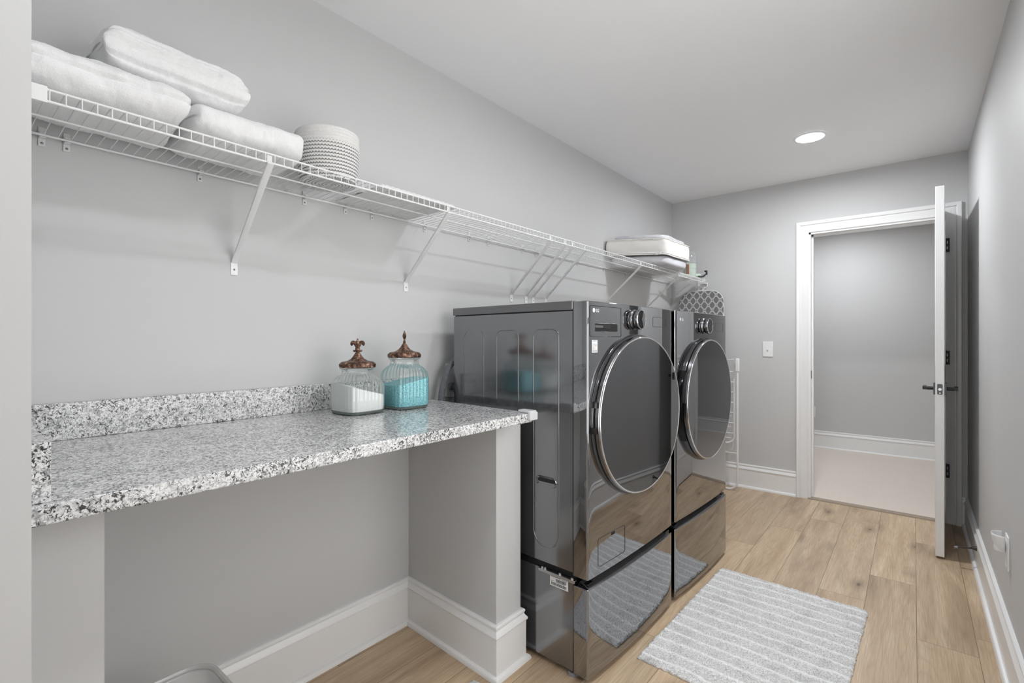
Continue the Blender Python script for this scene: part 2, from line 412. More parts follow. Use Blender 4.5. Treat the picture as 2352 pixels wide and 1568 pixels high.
def mat_thin(name, tint, gloss_rough=0.03, clear=0.8, edge=0.6, base_op=0.06, dif=(0.55, 0.60, 0.60)):
    # thin-walled clear glass or film: transparent with Fresnel gloss, same for every ray
    t = NT(name); t.n.remove(t.b)
    tr = t.node('ShaderNodeBsdfTransparent'); tr.inputs[0].default_value = tuple(tint) + (1,)
    gl = t.node('ShaderNodeBsdfGlossy'); gl.inputs['Roughness'].default_value = gloss_rough; gl.inputs['Color'].default_value = (1, 1, 1, 1)
    lw = t.node('ShaderNodeLayerWeight'); lw.inputs['Blend'].default_value = 0.35
    tc = t.node('ShaderNodeTexCoord'); nz = t.node('ShaderNodeTexNoise'); nz.inputs['Scale'].default_value = 12; t.link(tc.outputs['Object'], nz.inputs['Vector'])
    f = t.math('ADD', t.math('MULTIPLY', lw.outputs['Fresnel'], edge), t.math('MULTIPLY', nz.outputs[0], base_op), clamp=True)
    df = t.node('ShaderNodeBsdfDiffuse'); df.inputs[0].default_value = tuple(dif) + (1,)
    m1 = t.node('ShaderNodeMixShader'); t.link(f, m1.inputs[0]); t.link(tr.outputs[0], m1.inputs[1]); t.link(gl.outputs[0], m1.inputs[2])
    m2 = t.node('ShaderNodeMixShader'); m2.inputs[0].default_value = 1 - clear; t.link(m1.outputs[0], m2.inputs[1]); t.link(df.outputs[0], m2.inputs[2])
    t.link(m2.outputs[0], t.out.inputs[0]); return t.m
M['jar_glass'] = mat_thin('clear_green_tinted_glass', (0.95, 0.975, 0.965), 0.03, 0.97, 0.55, 0.05)
M['jar_base'] = mat_thin('thick_green_glass', (0.45, 0.60, 0.54), 0.05, 0.85, 0.6, 0.1)
M['added_pane'] = mat_thin('added_pane_glass', (0.99, 0.99, 0.99), 0.01, 0.995, 0.3, 0.01)  # glass of the two openings added for fill light
M['film'] = mat_thin('clear_vinyl', (0.93, 0.93, 0.94), 0.08, 0.80, 0.5, 0.15, (0.8, 0.8, 0.82))
M['bin'] = mat_thin('frosted_clear_plastic', (0.93, 0.93, 0.93), 0.25, 0.70, 0.5, 0.15, (0.9, 0.9, 0.9))
M['powder_white'] = mat_cloth('white_powder', (0.93, 0.93, 0.93), 200, 0.15, 0.001, 0.02, 0)
def mat_beads():
    t = NT('aqua_scent_beads'); tc = t.node('ShaderNodeTexCoord'); v = t.node('ShaderNodeTexVoronoi'); v.inputs['Scale'].default_value = 330; t.link(tc.outputs['Object'], v.inputs['Vector'])
    c = t.ramp(v.outputs['Distance'], [(0.0, srgb((186, 238, 246))), (0.5, srgb((148, 220, 230))), (0.85, srgb((88, 166, 178)))])
    t.link(c, t.b.inputs['Base Color']); t.b.inputs['Roughness'].default_value = 0.6; t.bump(v.outputs['Distance'], 0.5, -0.002); return t.m
M['beads'] = mat_beads()
def mat_bronze():
    t = NT('aged_copper_bronze'); tc = t.node('ShaderNodeTexCoord'); n = t.node('ShaderNodeTexNoise'); n.inputs['Scale'].default_value = 90; n.inputs['Detail'].default_value = 5; t.link(tc.outputs['Object'], n.inputs['Vector'])
    c = t.ramp(n.outputs[0], [(0.34, srgb((66, 50, 44))), (0.52, srgb((116, 88, 74))), (0.68, srgb((184, 150, 126)))])
    t.link(c, t.b.inputs['Base Color']); t.b.inputs['Metallic'].default_value = 0.75; t.b.inputs['Roughness'].default_value = 0.42; t.bump(n.outputs[0], 0.3, 0.001); return t.m
M['bronze'] = mat_bronze()
M['cream'] = mat_cloth('cream_fabric', (0.80, 0.785, 0.755), 250, 0.2, 0.001, 0.03)
M['grey_vinyl'] = plain('cloudy_grey_vinyl', (0.62, 0.62, 0.655), 0.25, noise=(9, 0.09), bump=(14, 0.5, 0.01))
M['mint'] = plain('mint_green_plastic', (0.56, 0.66, 0.58), 0.3, noise=(20, 0.02))
M['copper'] = plain('copper_brown_grille', (0.33, 0.16, 0.11), 0.4, noise=(120, 0.3))
M['grey_plastic'] = plain('mid_grey_plastic', (0.38, 0.39, 0.42), 0.35, noise=(60, 0.2))
M['hose'] = plain('grey_hose_plastic', (0.17, 0.18, 0.20), 0.4, noise=(20, 0.05))
M['paper'] = plain('white_label_paper', (0.75, 0.75, 0.75), 0.6, noise=(30, 0.02))
M['ink'] = plain('black_ink', (0.05, 0.05, 0.05), 0.6, noise=(30, 0.02))
M['red_ink'] = plain('pale_orange_ink', (0.65, 0.38, 0.3), 0.6, noise=(30, 0.02))
M['rack'] = plain('white_enamel_tube', (0.84, 0.84, 0.84), 0.3, noise=(20, 0.01))
M['rubber_grey'] = plain('threshold_taupe', srgb((158, 143, 125)), 0.5, noise=(60, 0.1))
M['spring'] = plain('dark_bronze_spring', (0.10, 0.09, 0.085), 0.35, 0.9, noise=(60, 0.1))

# ------------------------------------------------------------------ SETTING
T = 0.12
# stub corner on the near left
SX, SY = -0.985, 0.0995
struct(MB().box(XL - T, XL, -0.35, L + T, 0, CH).build('wall_left', M['wall']))
WY0, WY1, WZ0, WZ1 = 0.45, 1.90, 0.55, 2.10      # unseen window added to the right wall to let in fill daylight
wr = MB().box(XR, XR + T, YB, WY0, 0, CH).box(XR, XR + T, WY1, L + T, 0, CH).box(XR, XR + T, WY0, WY1, 0, WZ0).box(XR, XR + T, WY0, WY1, WZ1, CH)
struct(wr.build('wall_right', M['wall']))
wf = MB()
for a, b, c, d in ((WY0, WY0 + 0.045, WZ0, WZ1), (WY1 - 0.045, WY1, WZ0, WZ1), (WY0, WY1, WZ0, WZ0 + 0.045), (WY0, WY1, WZ1 - 0.045, WZ1), (WY0, WY1, (WZ0 + WZ1) / 2 - 0.02, (WZ0 + WZ1) / 2 + 0.02)):
    wf.box(XR + 0.03, XR + 0.075, a, b, c, d)
wo = struct(wf.build('window_added_1', M['trim'], bevel=0.002))  # frame of the added fill-light window
MB().box(XR + 0.050, XR + 0.054, WY0 + 0.04, WY1 - 0.04, WZ0 + 0.04, WZ1 - 0.04).build('added_pane', M['added_pane'], wo)
struct(MB().box(XR - 0.018, XR - 0.0005, WY0 - 0.07, WY0, WZ0 - 0.07, WZ1 + 0.07).box(XR - 0.018, XR - 0.0005, WY1, WY1 + 0.07, WZ0 - 0.07, WZ1 + 0.07).box(XR - 0.018, XR - 0.0005, WY0, WY1, WZ1, WZ1 + 0.07).box(XR - 0.03, XR - 0.0005, WY0, WY1, WZ0 - 0.04, WZ0).build('trim_window_added', M['trim'], bevel=0.002))  # casing around the added window
struct(MB().box(XL, SX, YB, SY, 0, CH).build('wall_near_left', M['wall']))
RX0, RX1, RZ1 = -0.93, 0.20, 2.25               # unseen glazed door added behind the camera for more fill light
struct(MB().box(XL - T, RX0, YB - T, YB, 0, CH).box(RX1, XR + T, YB - T, YB, 0, CH).box(RX0, RX1, YB - T, YB, RZ1, CH).build('wall_rear', M['wall']))
gd_ = struct(MB().box(RX0, RX0 + 0.09, YB - 0.07, YB - 0.03, 0, RZ1).box(RX1 - 0.09, RX1, YB - 0.07, YB - 0.03, 0, RZ1).box(RX0, RX1, YB - 0.07, YB - 0.03, 0, 0.12).box(RX0, RX1, YB - 0.07, YB - 0.03, RZ1 - 0.10, RZ1).build('door_added_2', M['trim'], bevel=0.002))  # leaf of the added rear door, there only to admit light
MB().box(RX0 + 0.08, RX1 - 0.08, YB - 0.053, YB - 0.049, 0.11, RZ1 - 0.09).build('added_pane', M['added_pane'], gd_)
# far wall with door opening X -0.622..0.160, z 0..2.03
OX0, OX1, OZ = -0.622, 0.162, 2.032
fw = MB().box(XL - T, OX0, L, L + T, 0, CH).box(OX1, XR + T, L, L + T, 0, CH).box(OX0, OX1, L, L + T, OZ, CH)
struct(fw.build('wall_far', M['wall']))
struct(MB().box(XL - T, XR + T, YB - T, L, CH, CH + 0.1).build('ceiling', M['ceiling']))
struct(MB().box(XL - T, XR + T, YB - T, L + 0.005, -0.1, 0).build('floor', M['floor']))
# hall beyond the doorway
struct(MB().box(-3.4, 2.6, L + 0.005, HALL_Y + T, -0.1, 0.006).build('floor_hall', M['carpet']))
struct(MB().box(-3.4, 2.6, HALL_Y, HALL_Y + T, 0.006, CH).build('wall_hall_far', M['wall']))
struct(MB().box(-3.2, XL - T, L, L + T, 0.006, CH).box(XR + T, 2.4, L, L + T, 0.006, CH).build('wall_hall_near', M['wall']))
struct(MB().box(-3.4, 2.6, L, HALL_Y + T, CH, CH + 0.1).build('ceiling_hall', M['ceiling']))
struct(MB().box(-3.4, -3.28, L + T, HALL_Y, 0.006, CH).build('wall_hall_left', M['wall']))
struct(MB().box(2.48, 2.6, L + T, HALL_Y, 0.006, CH).build('wall_hall_right', M['wall']))
# threshold strip
struct(MB().prism([(L - 0.02, 0.0), (L - 0.016, 0.008), (L + 0.03, 0.011), (L + 0.04, 0.006), (L + 0.04, 0.0)], OX0, OX1, axis='x').build('trim_threshold', M['rubber_grey']))

# half walls carrying the counter
HWX = -1.150
struct(MB().prism([(XL, 1.332), (HWX, 1.300), (HWX, 1.438), (XL, 1.447)], 0, 0.921).build('wall_counter_right', M['wall']))
struct(MB().prism([(XL, SY), (HWX, SY), (HWX, 0.212), (XL, 0.212)], 0, 0.921).build('wall_counter_left', M['wall']))

BP = [(0, 0), (0.030, 0), (0.030, 0.006), (0.026, 0.014), (0.019, 0.0185), (0.0155, 0.019), (0.0155, 0.148), (0.0195, 0.150), (0.0205, 0.155),
      (0.0185, 0.161), (0.0125, 0.168), (0.010, 0.174), (0.0115, 0.178), (0.0135, 0.183), (0.0125, 0.188), (0.009, 0.191), (0, 0.191)]
def baseboard(name, path, mul=1.0):
    return struct(MB().sweep(BP, path, mul).build(name, M['trim'], smooth=28))
# path so that 'left of travel' faces the room
baseboard('baseboard_counter', [(HWX, SY + 0.001), (HWX, 0.212), (XL, 0.212), (XL, 1.332), (HWX, 1.300), (HWX, 1.438), (XL, 1.447), (XL, 1.50)], -1)
baseboard('baseboard_left', [(XL, 1.50), (XL, L), (-0.700, L)], -1)
baseboard('baseboard_right', [(0.244, L), (XR, L), (XR, YB)], -1)
baseboard('baseboard_hall', [(-3.08, HALL_Y), (2.28, HALL_Y)], -1)

# door casing and jambs
CP = [(0, 0), (0, -0.008), (0.004, -0.011), (0.009, -0.011), (0.0105, -0.0075), (0.016, -0.0075), (0.020, -0.009), (0.034, -0.011), (0.046, -0.016), (0.049, -0.0165), (0.0505, -0.013), (0.054, -0.013), (0.058, -0.0205), (0.066, -0.024), (0.080, -0.024), (0.083, -0.021), (0.083, 0)]
cx0, cx1, cz = OX0 + 0.006, OX1 - 0.002, 2.027
def casing(name, ypl, sgn):
    prof = [(o, ypl + sgn * h) for o, h in CP]
    return struct(MB().sweep(prof, [(cx0, 0.0), (cx0, cz), (cx1, cz), (cx1, 0.0)], 1.0, plane='xz').build(name, M['trim'], smooth=28))
casing('trim_door_casing', L, 1); casing('trim_door_casing_hall', L + T, -1)
jm = MB().box(OX0, OX0 + 0.018, L - 0.001, L + T + 0.001, 0, OZ).box(OX1 - 0.018, OX1, L - 0.001, L + T + 0.001, 0, OZ).box(OX0, OX1, L - 0.001, L + T + 0.001, OZ - 0.018, OZ)
jm.box(OX0 + 0.018, OX0 + 0.029, L + 0.045, L + 0.08, 0, OZ - 0.018).box(OX1 - 0.029, OX1 - 0.018, L + 0.045, L + 0.08, 0, OZ - 0.018).box(OX0 + 0.018, OX1 - 0.018, L + 0.045, L + 0.08, OZ - 0.029, OZ - 0.018)
jamb = struct(jm.build('trim_door_jamb', M['trim']))
o = MB().box(OX0 + 0.0175, OX0 + 0.0195, L + 0.006, L + 0.036, 0.915, 0.975).build('strike_plate', M['pewter'], jamb); o['label'] = 'dark metal strike plate'

# ------------------------------------------------------------------ open door
dr = empty('door_1', (0.1615, L - 0.006, 0)); struct(dr)
# slab in local coords: hinge at origin, runs toward -Y; thickness toward -X
ang = math.atan2(0.1615 - 0.0385 - 0.0935 + 0.0, 0.72)
DW = 0.722
slab = MB().box(-0.0385, 0, -DW, -0.003, 0.012, 2.060)
so = slab.build('door_slab', M['door'], dr, bevel=0.0015)
# raised panels
pn = MB()
for z0, z1 in ((0.22, 0.92), (1.06, 1.90)):
    for xs, sg in ((-0.0385, -1), (0.0, 1)):
        for (a0, a1, b0, b1) in ((-DW + 0.11, -0.11, z0, z0 + 0.016), (-DW + 0.11, -0.11, z1 - 0.016, z1), (-DW + 0.11, -DW + 0.126, z0, z1), (-0.126, -0.11, z0, z1)):
            pn.box(min(xs, xs + sg * 0.003), max(xs, xs + sg * 0.003), a0, a1, b0, b1)
pn.build('panel_moulding', M['door'], dr, bevel=0.001)
HZ = 0.936
hy = -DW + 0.062
for sg, xs in ((-1, -0.0385), (1, 0.0)):
    h = MB().box(min(xs, xs + sg * 0.009), max(xs, xs + sg * 0.009), hy - 0.033, hy + 0.033, HZ - 0.033, HZ + 0.033).build('handle_rosette', M['pewter'], dr, bevel=0.0015)
    g = MB().tube([(xs + sg * 0.006, hy, HZ), (xs + sg * 0.038, hy, HZ)], 0.0095, 16).tube([(xs + sg * 0.034, hy, HZ), (xs + sg * 0.056, hy, HZ)], 0.0075, 16)
    g.box(min(xs + sg * 0.040, xs + sg * 0.056), max(xs + sg * 0.040, xs + sg * 0.056), hy - 0.008, hy + 0.105, HZ - 0.0085, HZ + 0.0085)
    g.build('lever', M['black_metal'], h, smooth=35)
lp = MB().prism(rrect(-0.0305, -0.008, HZ - 0.029, HZ + 0.029, 0.004), -DW - 0.0012, -DW, axis='y').build('latch_plate', M['pewter'], dr)
MB().tube([(-0.019, -DW - 0.008, HZ), (-0.019, -DW, HZ)], 0.0075, 14).build('latch_bolt', M['silver'], lp, smooth=40)
MB().tube([(-0.019, -DW - 0.002, HZ - 0.021), (-0.019, -DW, HZ - 0.021)], 0.0035, 10).build('screw', M['zinc'], lp, smooth=40)
dr.rotation_euler = (0, 0, -math.atan2(0.030, DW) * 1.0)
for i, hz in enumerate((1.832, 1.093, 0.350)):
    hm = MB().tube([(0.1625, L - 0.010, hz - 0.045), (0.1625, L - 0.010, hz + 0.045)], 0.0055, 12)
    hm.box(0.143, 0.1445, L - 0.004, L + 0.040, hz - 0.045, hz + 0.045)
    hm.box(0.158, 0.183, L - 0.0235, L - 0.0205, hz - 0.045, hz + 0.045)
    hm.tube([(0.1625, L - 0.010, hz + 0.045), (0.1625, L - 0.010, hz + 0.051)], [0.0055, 0.002], 12)
    ho = hm.build('hinge', M['black_metal'], jamb, smooth=35)
    ho['label'] = 'matte black door hinge'
    for dz in (-0.018, 0.018):
        MB().box(0.169, 0.1735, L - 0.0245, L - 0.0234, hz + dz - 0.009, hz + dz + 0.009).build('hinge_slot', M['white_plastic'], ho)

# ------------------------------------------------------------------ ceiling lamps
LAMP_LABELS = ['glowing round recessed downlight in the ceiling before the far doorway', 'round recessed downlight in the ceiling above the washer, out of frame',
               'round recessed downlight in the ceiling above the near end of the counter', 'round recessed downlight in the ceiling behind the camera']
def downlight(x, y, lab, k):
    r = empty('recessed_downlight', (x, y, CH)); tag(r, lab, 'ceiling light', 'recessed ceiling downlights')
    MB().lathe([(0.066, -0.001), (0.070, -0.006), (0.088, -0.004), (0.093, -0.0005)], seg=48).build('trim_ring', M['ceiling'], r, smooth=60)
    MB().lathe([(0.0001, -0.0025), (0.066, -0.002)], seg=48).build('diffuser', M['lampglow%d' % k], r)
for k, ((x, y), lb) in enumerate(zip(LIGHTS, LAMP_LABELS)): downlight(x, y, lb, k)
for (x, y) in HALL_LIGHTS: downlight(x, y, 'round recessed downlight in the ceiling of the carpeted hall', 3)

# ------------------------------------------------------------------ granite counter
CZ0, CZ1, CF = 0.921, 0.953, -1.030
def wavy_edge_slab():
    m = MB(); m.prism([(XL + 0.001, SY + 0.001), (CF, SY + 0.001), (CF, 1.355), (XL + 0.001, 1.392)], CZ0, CZ1); return m
ct = wavy_edge_slab().build('granite_countertop', M['granite'], bevel=0.003)
tag(ct, 'speckled black, grey and white granite countertop on two half walls beside the washer', 'countertop')
MB().box(XL + 0.001, XL + 0.021, SY + 0.001, 1.372, CZ1 + 0.0003, 1.047).build('backsplash', M['granite'], ct, bevel=0.0015)
MB().box(XL + 0.0215, -1.043, SY + 0.001, 0.1275, CZ1 + 0.0003, 1.047).build('side_splash', M['granite'], ct, bevel=0.0015)
# corner bumper (L shaped cap at the free corner)
g = MB().prism(rrect(-1.080, -1.018, 1.330, 1.369, 0.011, 6), CZ1 + 0.0005, CZ1 + 0.009)
g.prism([(CF + 0.0006, 1.326), (CF + 0.014, 1.326), (CF + 0.014, 1.369), (-1.085, 1.371), (-1.085, 1.359), (CF + 0.0006, 1.3565)], CZ0 + 0.008, CZ1 + 0.004)
gd = g.build('corner_guard', M['guard'], bevel=0.003, bseg=3)
tag(gd, 'frosted white rubber guard wrapped over the free corner of the granite counter', 'corner guard')

# ------------------------------------------------------------------ washer, dryer, pedestals
ROT = -math.radians(2.2)
WID, DEP = 0.694, 0.700
def fxp(y, bow): t = 2 * y / WID - 1; return bow * (1 - abs(t) ** 2.2)
def front_plan(bow, x_back=-0.062, r=0.006, n=40, w0=0.0, w1=WID):
    pts = [(x_back, w0)]
    for k in range(6):
        a = -PI / 2 + (PI / 2) * k / 5; pts.append((-r + r * math.cos(a), w0 + r + r * math.sin(a)))
    for k in range(1, n):
        y = w0 + r + (w1 - w0 - 2 * r) * k / n; pts.append((fxp(y, bow) * 1.0, y))
    for k in range(6):
        a = (PI / 2) * k / 5; pts.append((-r + r * math.cos(a), w1 - r + r * math.sin(a)))
    pts.append((x_back, w1)); return pts
BB, PBOW = 0.009, 0.013
def patch(y0, y1, z0, z1, off, thick, r=0.004, bow=BB):
    m = MB(); out = rrect(y0, y1, z0, z1, r, 4)
    # strips following the curved front
    ys = sorted(set([round(p[0], 5) for p in out] + [y0 + (y1 - y0) * k / 10 for k in range(11)]))
    def zr(y):
        if y < y0 + r: d = y0 + r - y
        elif y > y1 - r: d = y - (y1 - r)
        else: d = 0
        e = r - math.sqrt(max(0, r * r - d * d)); return z0 + e, z1 - e
    rings = []
    for y in ys:
        a, b = zr(y); x = fxp(y, bow); rings.append([(x + off, y, a), (x + off + thick, y, a), (x + off + thick, y, b), (x + off, y, b)])
    return m.grid(rings, closed_u=True, cap0=True, cap1=True)
def outline(y0, y1, z0, z1, r, rad, bow=BB, off=0.0):
    pts = []
    for (y, z) in rrect(y0, y1, z0, z1, r, 5): pts.append((y, z))
    dense = []
    for i in range(len(pts)):
        a, b = pts[i], pts[(i + 1) % len(pts)]; n = max(1, int(math.dist(a, b) / 0.02))
        for k in range(n): t = k / n; dense.append((a[0] + (b[0] - a[0]) * t, a[1] + (b[1] - a[1]) * t))
    return MB().tube([(fxp(y, bow) + off, y, z) for y, z in dense], rad, 6, closed=True)

def appliance(name, origin, label, cat, kind):
    r = empty(name, (origin[0], origin[1], 0), ROT); tag(r, label, cat)
    Z0, Z1 = 0.378, 1.348
    dz = 0.0 if kind == 'washer' else -0.004
    # side cabinet with embossed U outlines
    cab = MB().box(-DEP, -0.062, 0.0, WID, Z0, 1.3115)
    for y, in ((0.0042,), (WID - 0.0042,)):
        for (a, b, z0) in ((-0.634, -0.516, 0.44), (-0.440, -0.322, 0.44), (-0.245, -0.126, 0.436)):
            R = 0.055; top = 1.248; pts = []
            pts += [(a, z) for z in np.linspace(z0 + R, top - 0.03, 12)]
            pts += [(a + 0.03 - 0.03 * math.cos(t), top - 0.03 + 0.03 * math.sin(t)) for t in np.linspace(0.15, PI / 2, 5)]
            pts += [(b - 0.03 + 0.03 * math.sin(t), top - 0.03 + 0.03 * math.cos(t)) for t in np.linspace(0, PI / 2, 6)]
            pts += [(b, z) for z in np.linspace(top - 0.05, z0 + R, 12)]
            pts += [(b - R + R * math.cos(t), z0 + R - R * math.sin(t)) for t in np.linspace(0.15, PI / 2, 6)]
            pts += [(a + R - R * math.sin(t), z0 + R - R * math.cos(t)) for t in np.linspace(0.0, PI / 2 - 0.12, 6)]
            cab.tube([(x, y, z) for x, z in pts], 0.0056, 14, closed=True)
    co = cab.build('cabinet', M['side'], r, smooth=30)
    MB().box(-DEP - 0.005, -0.0625, -0.004, WID + 0.004, 1.3150, Z1).build('top_panel', M['lid'], r, bevel=0.004)
    MB().box(-DEP + 0.004, -0.064, 0.004, WID - 0.004, 1.3110, 1.3155).build('lid_gap', M['black_matte'], r)
    # hand recess
    if kind == 'washer':
        out = rrect(-0.2315, -0.134, 0.661, 0.698, 0.0183, 8); inn = rrect(-0.222, -0.1435, 0.668, 0.691, 0.0113, 8)
        h = MB(); n = len(out)
        h.grid([[(x, -0.0005, z) for x, z in out], [(x, -0.0035, z) for x, z in rrect(-0.2295, -0.136, 0.6625, 0.6965, 0.0168, 8)], [(x, -0.0008, z) for x, z in inn], [(x, 0.0, z) for x, z in inn]], closed_u=True)
        ho = h.build('hand_recess', M['side'], r, smooth=50)
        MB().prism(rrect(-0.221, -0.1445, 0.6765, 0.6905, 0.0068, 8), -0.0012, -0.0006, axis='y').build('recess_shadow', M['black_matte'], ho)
    # front frame and panel
    fr = MB().prism(front_plan(BB), Z0 - 0.012, Z1 - 0.003)
    fo = fr.build('front_panel', M['front'], r, bevel=0.0022, smooth=30)
    MB().box(-0.0634, -0.0618, -0.0006, WID + 0.0006, Z0, 1.345).build('panel_seam', M['black_matte'], r)
    # soft dark plinth gap
    MB().box(-DEP + 0.02, -0.055, 0.012, WID - 0.012, 0.352, Z0 + 0.001).build('underside', M['black_matte'], r)
    # logo
    ly = 0.036 if kind == 'washer' else 0.052; lz = (1.313 if kind == 'washer' else 1.305)
    lf = fxp(ly, BB)
    lo = MB().lathe([(0.0001, 0.0006), (0.0078, 0.0006), (0.0082, 0.0)], c=(lf, ly, lz), seg=32, axis='x').build('logo_disc', M['logo'], fo)
    Mt = Matrix.Translation((lf + 0.0012, ly + 0.0125, lz - 0.0058)) @ Matrix(((0, 0, 1, 0), (1, 0, 0, 0), (0, 1, 0, 0), (0, 0, 0, 1)))
    text_obj('logo_letters', 'LG', 0.0165, Mt, M['logo'], fo, bold=True)
    # knob
    ky, kz = (0.322, 1.288) if kind == 'washer' else (0.330, 1.279)
    kf = fxp(ky, BB)
    kn = MB().lathe([(0.0001, 0), (0.0400, 0.0), (0.0400, 0.003), (0.0375, 0.006), (0.0370, 0.010), (0.032, 0.012)], c=(kf, ky, kz), seg=56, axis='x').build('control_knob', M['silver'], r, smooth=35)
    MB().lathe([(0.0362, 0.009), (0.0362, 0.017)], c=(kf, ky, kz), seg=48, axis='x').build('knob_gap', M['black_gloss'], kn, smooth=40)
    MB().lathe([(0.035, 0.015), (0.0382, 0.017), (0.0388, 0.020), (0.0388, 0.0285), (0.0376, 0.0315), (0.0352, 0.032)], c=(kf, ky, kz), seg=96, axis='x',
               fn=lambda th, k: 1 + (0.012 * math.cos(48 * th) if 2 <= k <= 3 else 0)).build('knob_grip', M['silver'], kn, smooth=50)
    MB().lathe([(0.0001, 0.0318), (0.0354, 0.0314)], c=(kf, ky, kz), seg=48, axis='x').build('knob_face', M['door_glass'], kn)
    MB().lathe([(0.0352, 0.0310), (0.0360, 0.0328), (0.0380, 0.0316)], c=(kf, ky, kz), seg=48, axis='x').build('knob_rim', M['chrome'], kn, smooth=60)
    # touch rings
    for yy in ((ky - 0.060, ky + 0.075) if kind == 'washer' else ()):
        MB().tube([(fxp(yy, BB) + 0.0004, yy + 0.011 * math.cos(a), kz - 0.002 + 0.013 * math.sin(a)) for a in np.linspace(0, 2 * PI, 20)[:-1]], 0.0007, 5, closed=True).build('touch_button', M['etched'], fo)
    # display
    dy0, dy1, dz0, dz1 = (0.488, 0.622, 1.264, 1.305) if kind == 'washer' else (0.497, 0.630, 1.256, 1.298)
    outline(dy0, dy1, dz0, dz1, 0.003, 0.0009).build('display_outline', M['etched'], fo, smooth=60)
    if kind == 'washer':
        do = outline(0.012, 0.217, 1.220, 1.329, 0.006, 0.0014).build('detergent_drawer', M['etched'], r, smooth=60)
        patch(0.041, 0.189, 1.239, 1.2665, 0.0002, 0.0012, 0.004).build('drawer_slot', M['black_matte'], do)
        patch(0.042, 0.092, 1.2515, 1.2600, 0.0012, 0.0010, 0.001).build('slot_ledge', M['front'], do)
        patch(0.092, 0.140, 1.2500, 1.2640, 0.0012, 0.0014, 0.003).build('slot_tongue', M['etched'], do)
        outline(0.041, 0.189, 1.2385, 1.267, 0.004, 0.0010).build('slot_rim', M['silver'], do, smooth=60)
        st = patch(0.023, 0.057, 1.163, 1.208, 0.0004, 0.0004, 0.001).build('sticker', M['paper'], r); st['label'] = 'small white energy sticker with printed blocks'
        pr = MB()
        for z0, z1 in ((1.2025, 1.2055), (1.1915, 1.194), (1.187, 1.1885), (1.166, 1.171)):
            q = patch(0.026, 0.054, z0, z1, 0.0009, 0.0002, 0.0003); pr.add(q.v, q.f)
        for k in range(4):
            q = patch(0.026, 0.037, 1.1725 + 0.0032 * k, 1.1740 + 0.0032 * k, 0.0009, 0.0002, 0.0003); pr.add(q.v, q.f)
        pr.build('sticker_print', M['grey_plastic'], st)
        MB().tube([(fxp(.04, BB) + 0.001, 0.0465 + 0.006 * math.cos(a), 1.180 + 0.007 * math.sin(a)) for a in np.linspace(0, 2 * PI, 18)[:-1]], 0.0006, 5, closed=True).build('sticker_emblem', M['red_ink'], st)
        fl = outline(0.062, 0.246, 0.395, 0.497, 0.010, 0.0011).build('filter_door', M['etched'], r, smooth=60)
        outline(0.063, 0.247, 0.3942, 0.4962, 0.010, 0.0007, off=0.0006).build('filter_door_edge', M['silver'], fl, smooth=60)
        patch(0.150, 0.172, 0.485, 0.495, 0.0003, 0.0008, 0.002).build('filter_latch', M['black_matte'], fl)
    # ---- round door
    if kind == 'washer': cy, czz, R, xc, tilt = 0.331, 0.917, 0.300, 0.047, math.radians(2.9)
    else: cy, czz, R, xc, tilt = 0.335, 0.911, 0.296, 0.045, math.radians(0.4)
    RR = Matrix.Translation((xc, cy, czz)) @ Matrix.Rotation(-tilt, 4, 'Z') 
    def L2(prof, name, mat, parent, seg=120, sm=35):
        return MB().lathe(prof, seg=seg, axis='x').xf(RR).build(name, mat, parent, smooth=sm)
    back = -xc + 0.004
    door = L2([(0.30, back - 0.02), (R + 0.012, back - 0.01), (R + 0.013, back + 0.012), (R + 0.010, back + 0.018), (R + 0.004, back + 0.019)], 'door', M['door_dark'], r)
    L2([(R + 0.006, back + 0.017), (R + 0.0015, back + 0.019), (R + 0.0015, back + 0.024), (R + 0.004, back + 0.025)], 'door_gasket', M['black_gloss'], door)
    L2([(R + 0.002, back + 0.022), (R + 0.006, back + 0.024), (R + 0.005, -0.006), (R + 0.002, -0.004)], 'silver_band', M['silver'], door)
    L2([(R + 0.0025, -0.004), (R + 0.0032, -0.001), (R + 0.0015, 0.0012), (R - 0.0010, 0.0015), (R - 0.0028, 0.0)], 'chrome_rim', M['chrome'], door, sm=60)
    L2([(0.0001, 0.0016), (R * 0.25, 0.0015), (R * 0.5, 0.00125), (R * 0.75, 0.0008), (R - 0.003, 0.0002)], 'door_glass', M['door_glass'], door, sm=80)
    def arc_seg(a0, a1, prof, name, mat):
        m = MB(); rings = []
        for a in np.linspace(a0, a1, 24):
            rings.append([(h, rr * math.cos(a), rr * math.sin(a)) for rr, h in prof])
        return m.grid(rings, closed_u=True, cap0=True, cap1=True).xf(RR).build(name, mat, door, smooth=35)
    if kind == 'washer':
        for zc_ in (0.979, 0.889):
            a = PI - math.asin((zc_ - czz) / (R + 0.01))
            arc_seg(a - 0.034, a + 0.034, [(R + 0.002, back + 0.0), (R + 0.0165, back + 0.0), (R + 0.0165, back + 0.022), (R + 0.0085, -0.008), (R + 0.002, -0.008)], 'door_hinge', M['black_gloss'])
    else:
        arc_seg(PI - 0.52, PI + 0.62, [(R + 0.002, back), (R + 0.015, back), (R + 0.0145, back + 0.018), (R + 0.002, back + 0.02)], 'handle_recess', M['black_gloss'])
        arc_seg(PI - 0.50, PI - 0.02, [(R + 0.003, back + 0.018), (R + 0.009, back + 0.020), (R + 0.008, -0.007), (R + 0.003, -0.006)], 'handle_grip', M['door_dark'])
    return r

wd = (math.sin(-ROT), math.cos(ROT))
OW = (-0.876, 1.471)
OD = (OW[0] + wd[0] * 0.732, OW[1] + wd[1] * 0.732)
appliance('washing_machine', OW, 'dark graphite front-load washer beside the counter, with detergent drawer and big round glass door', 'washing machine', 'washer')
appliance('clothes_dryer', OD, 'dark graphite front-load dryer beyond the washer, nearer the doorway, without a detergent drawer', 'dryer', 'dryer')

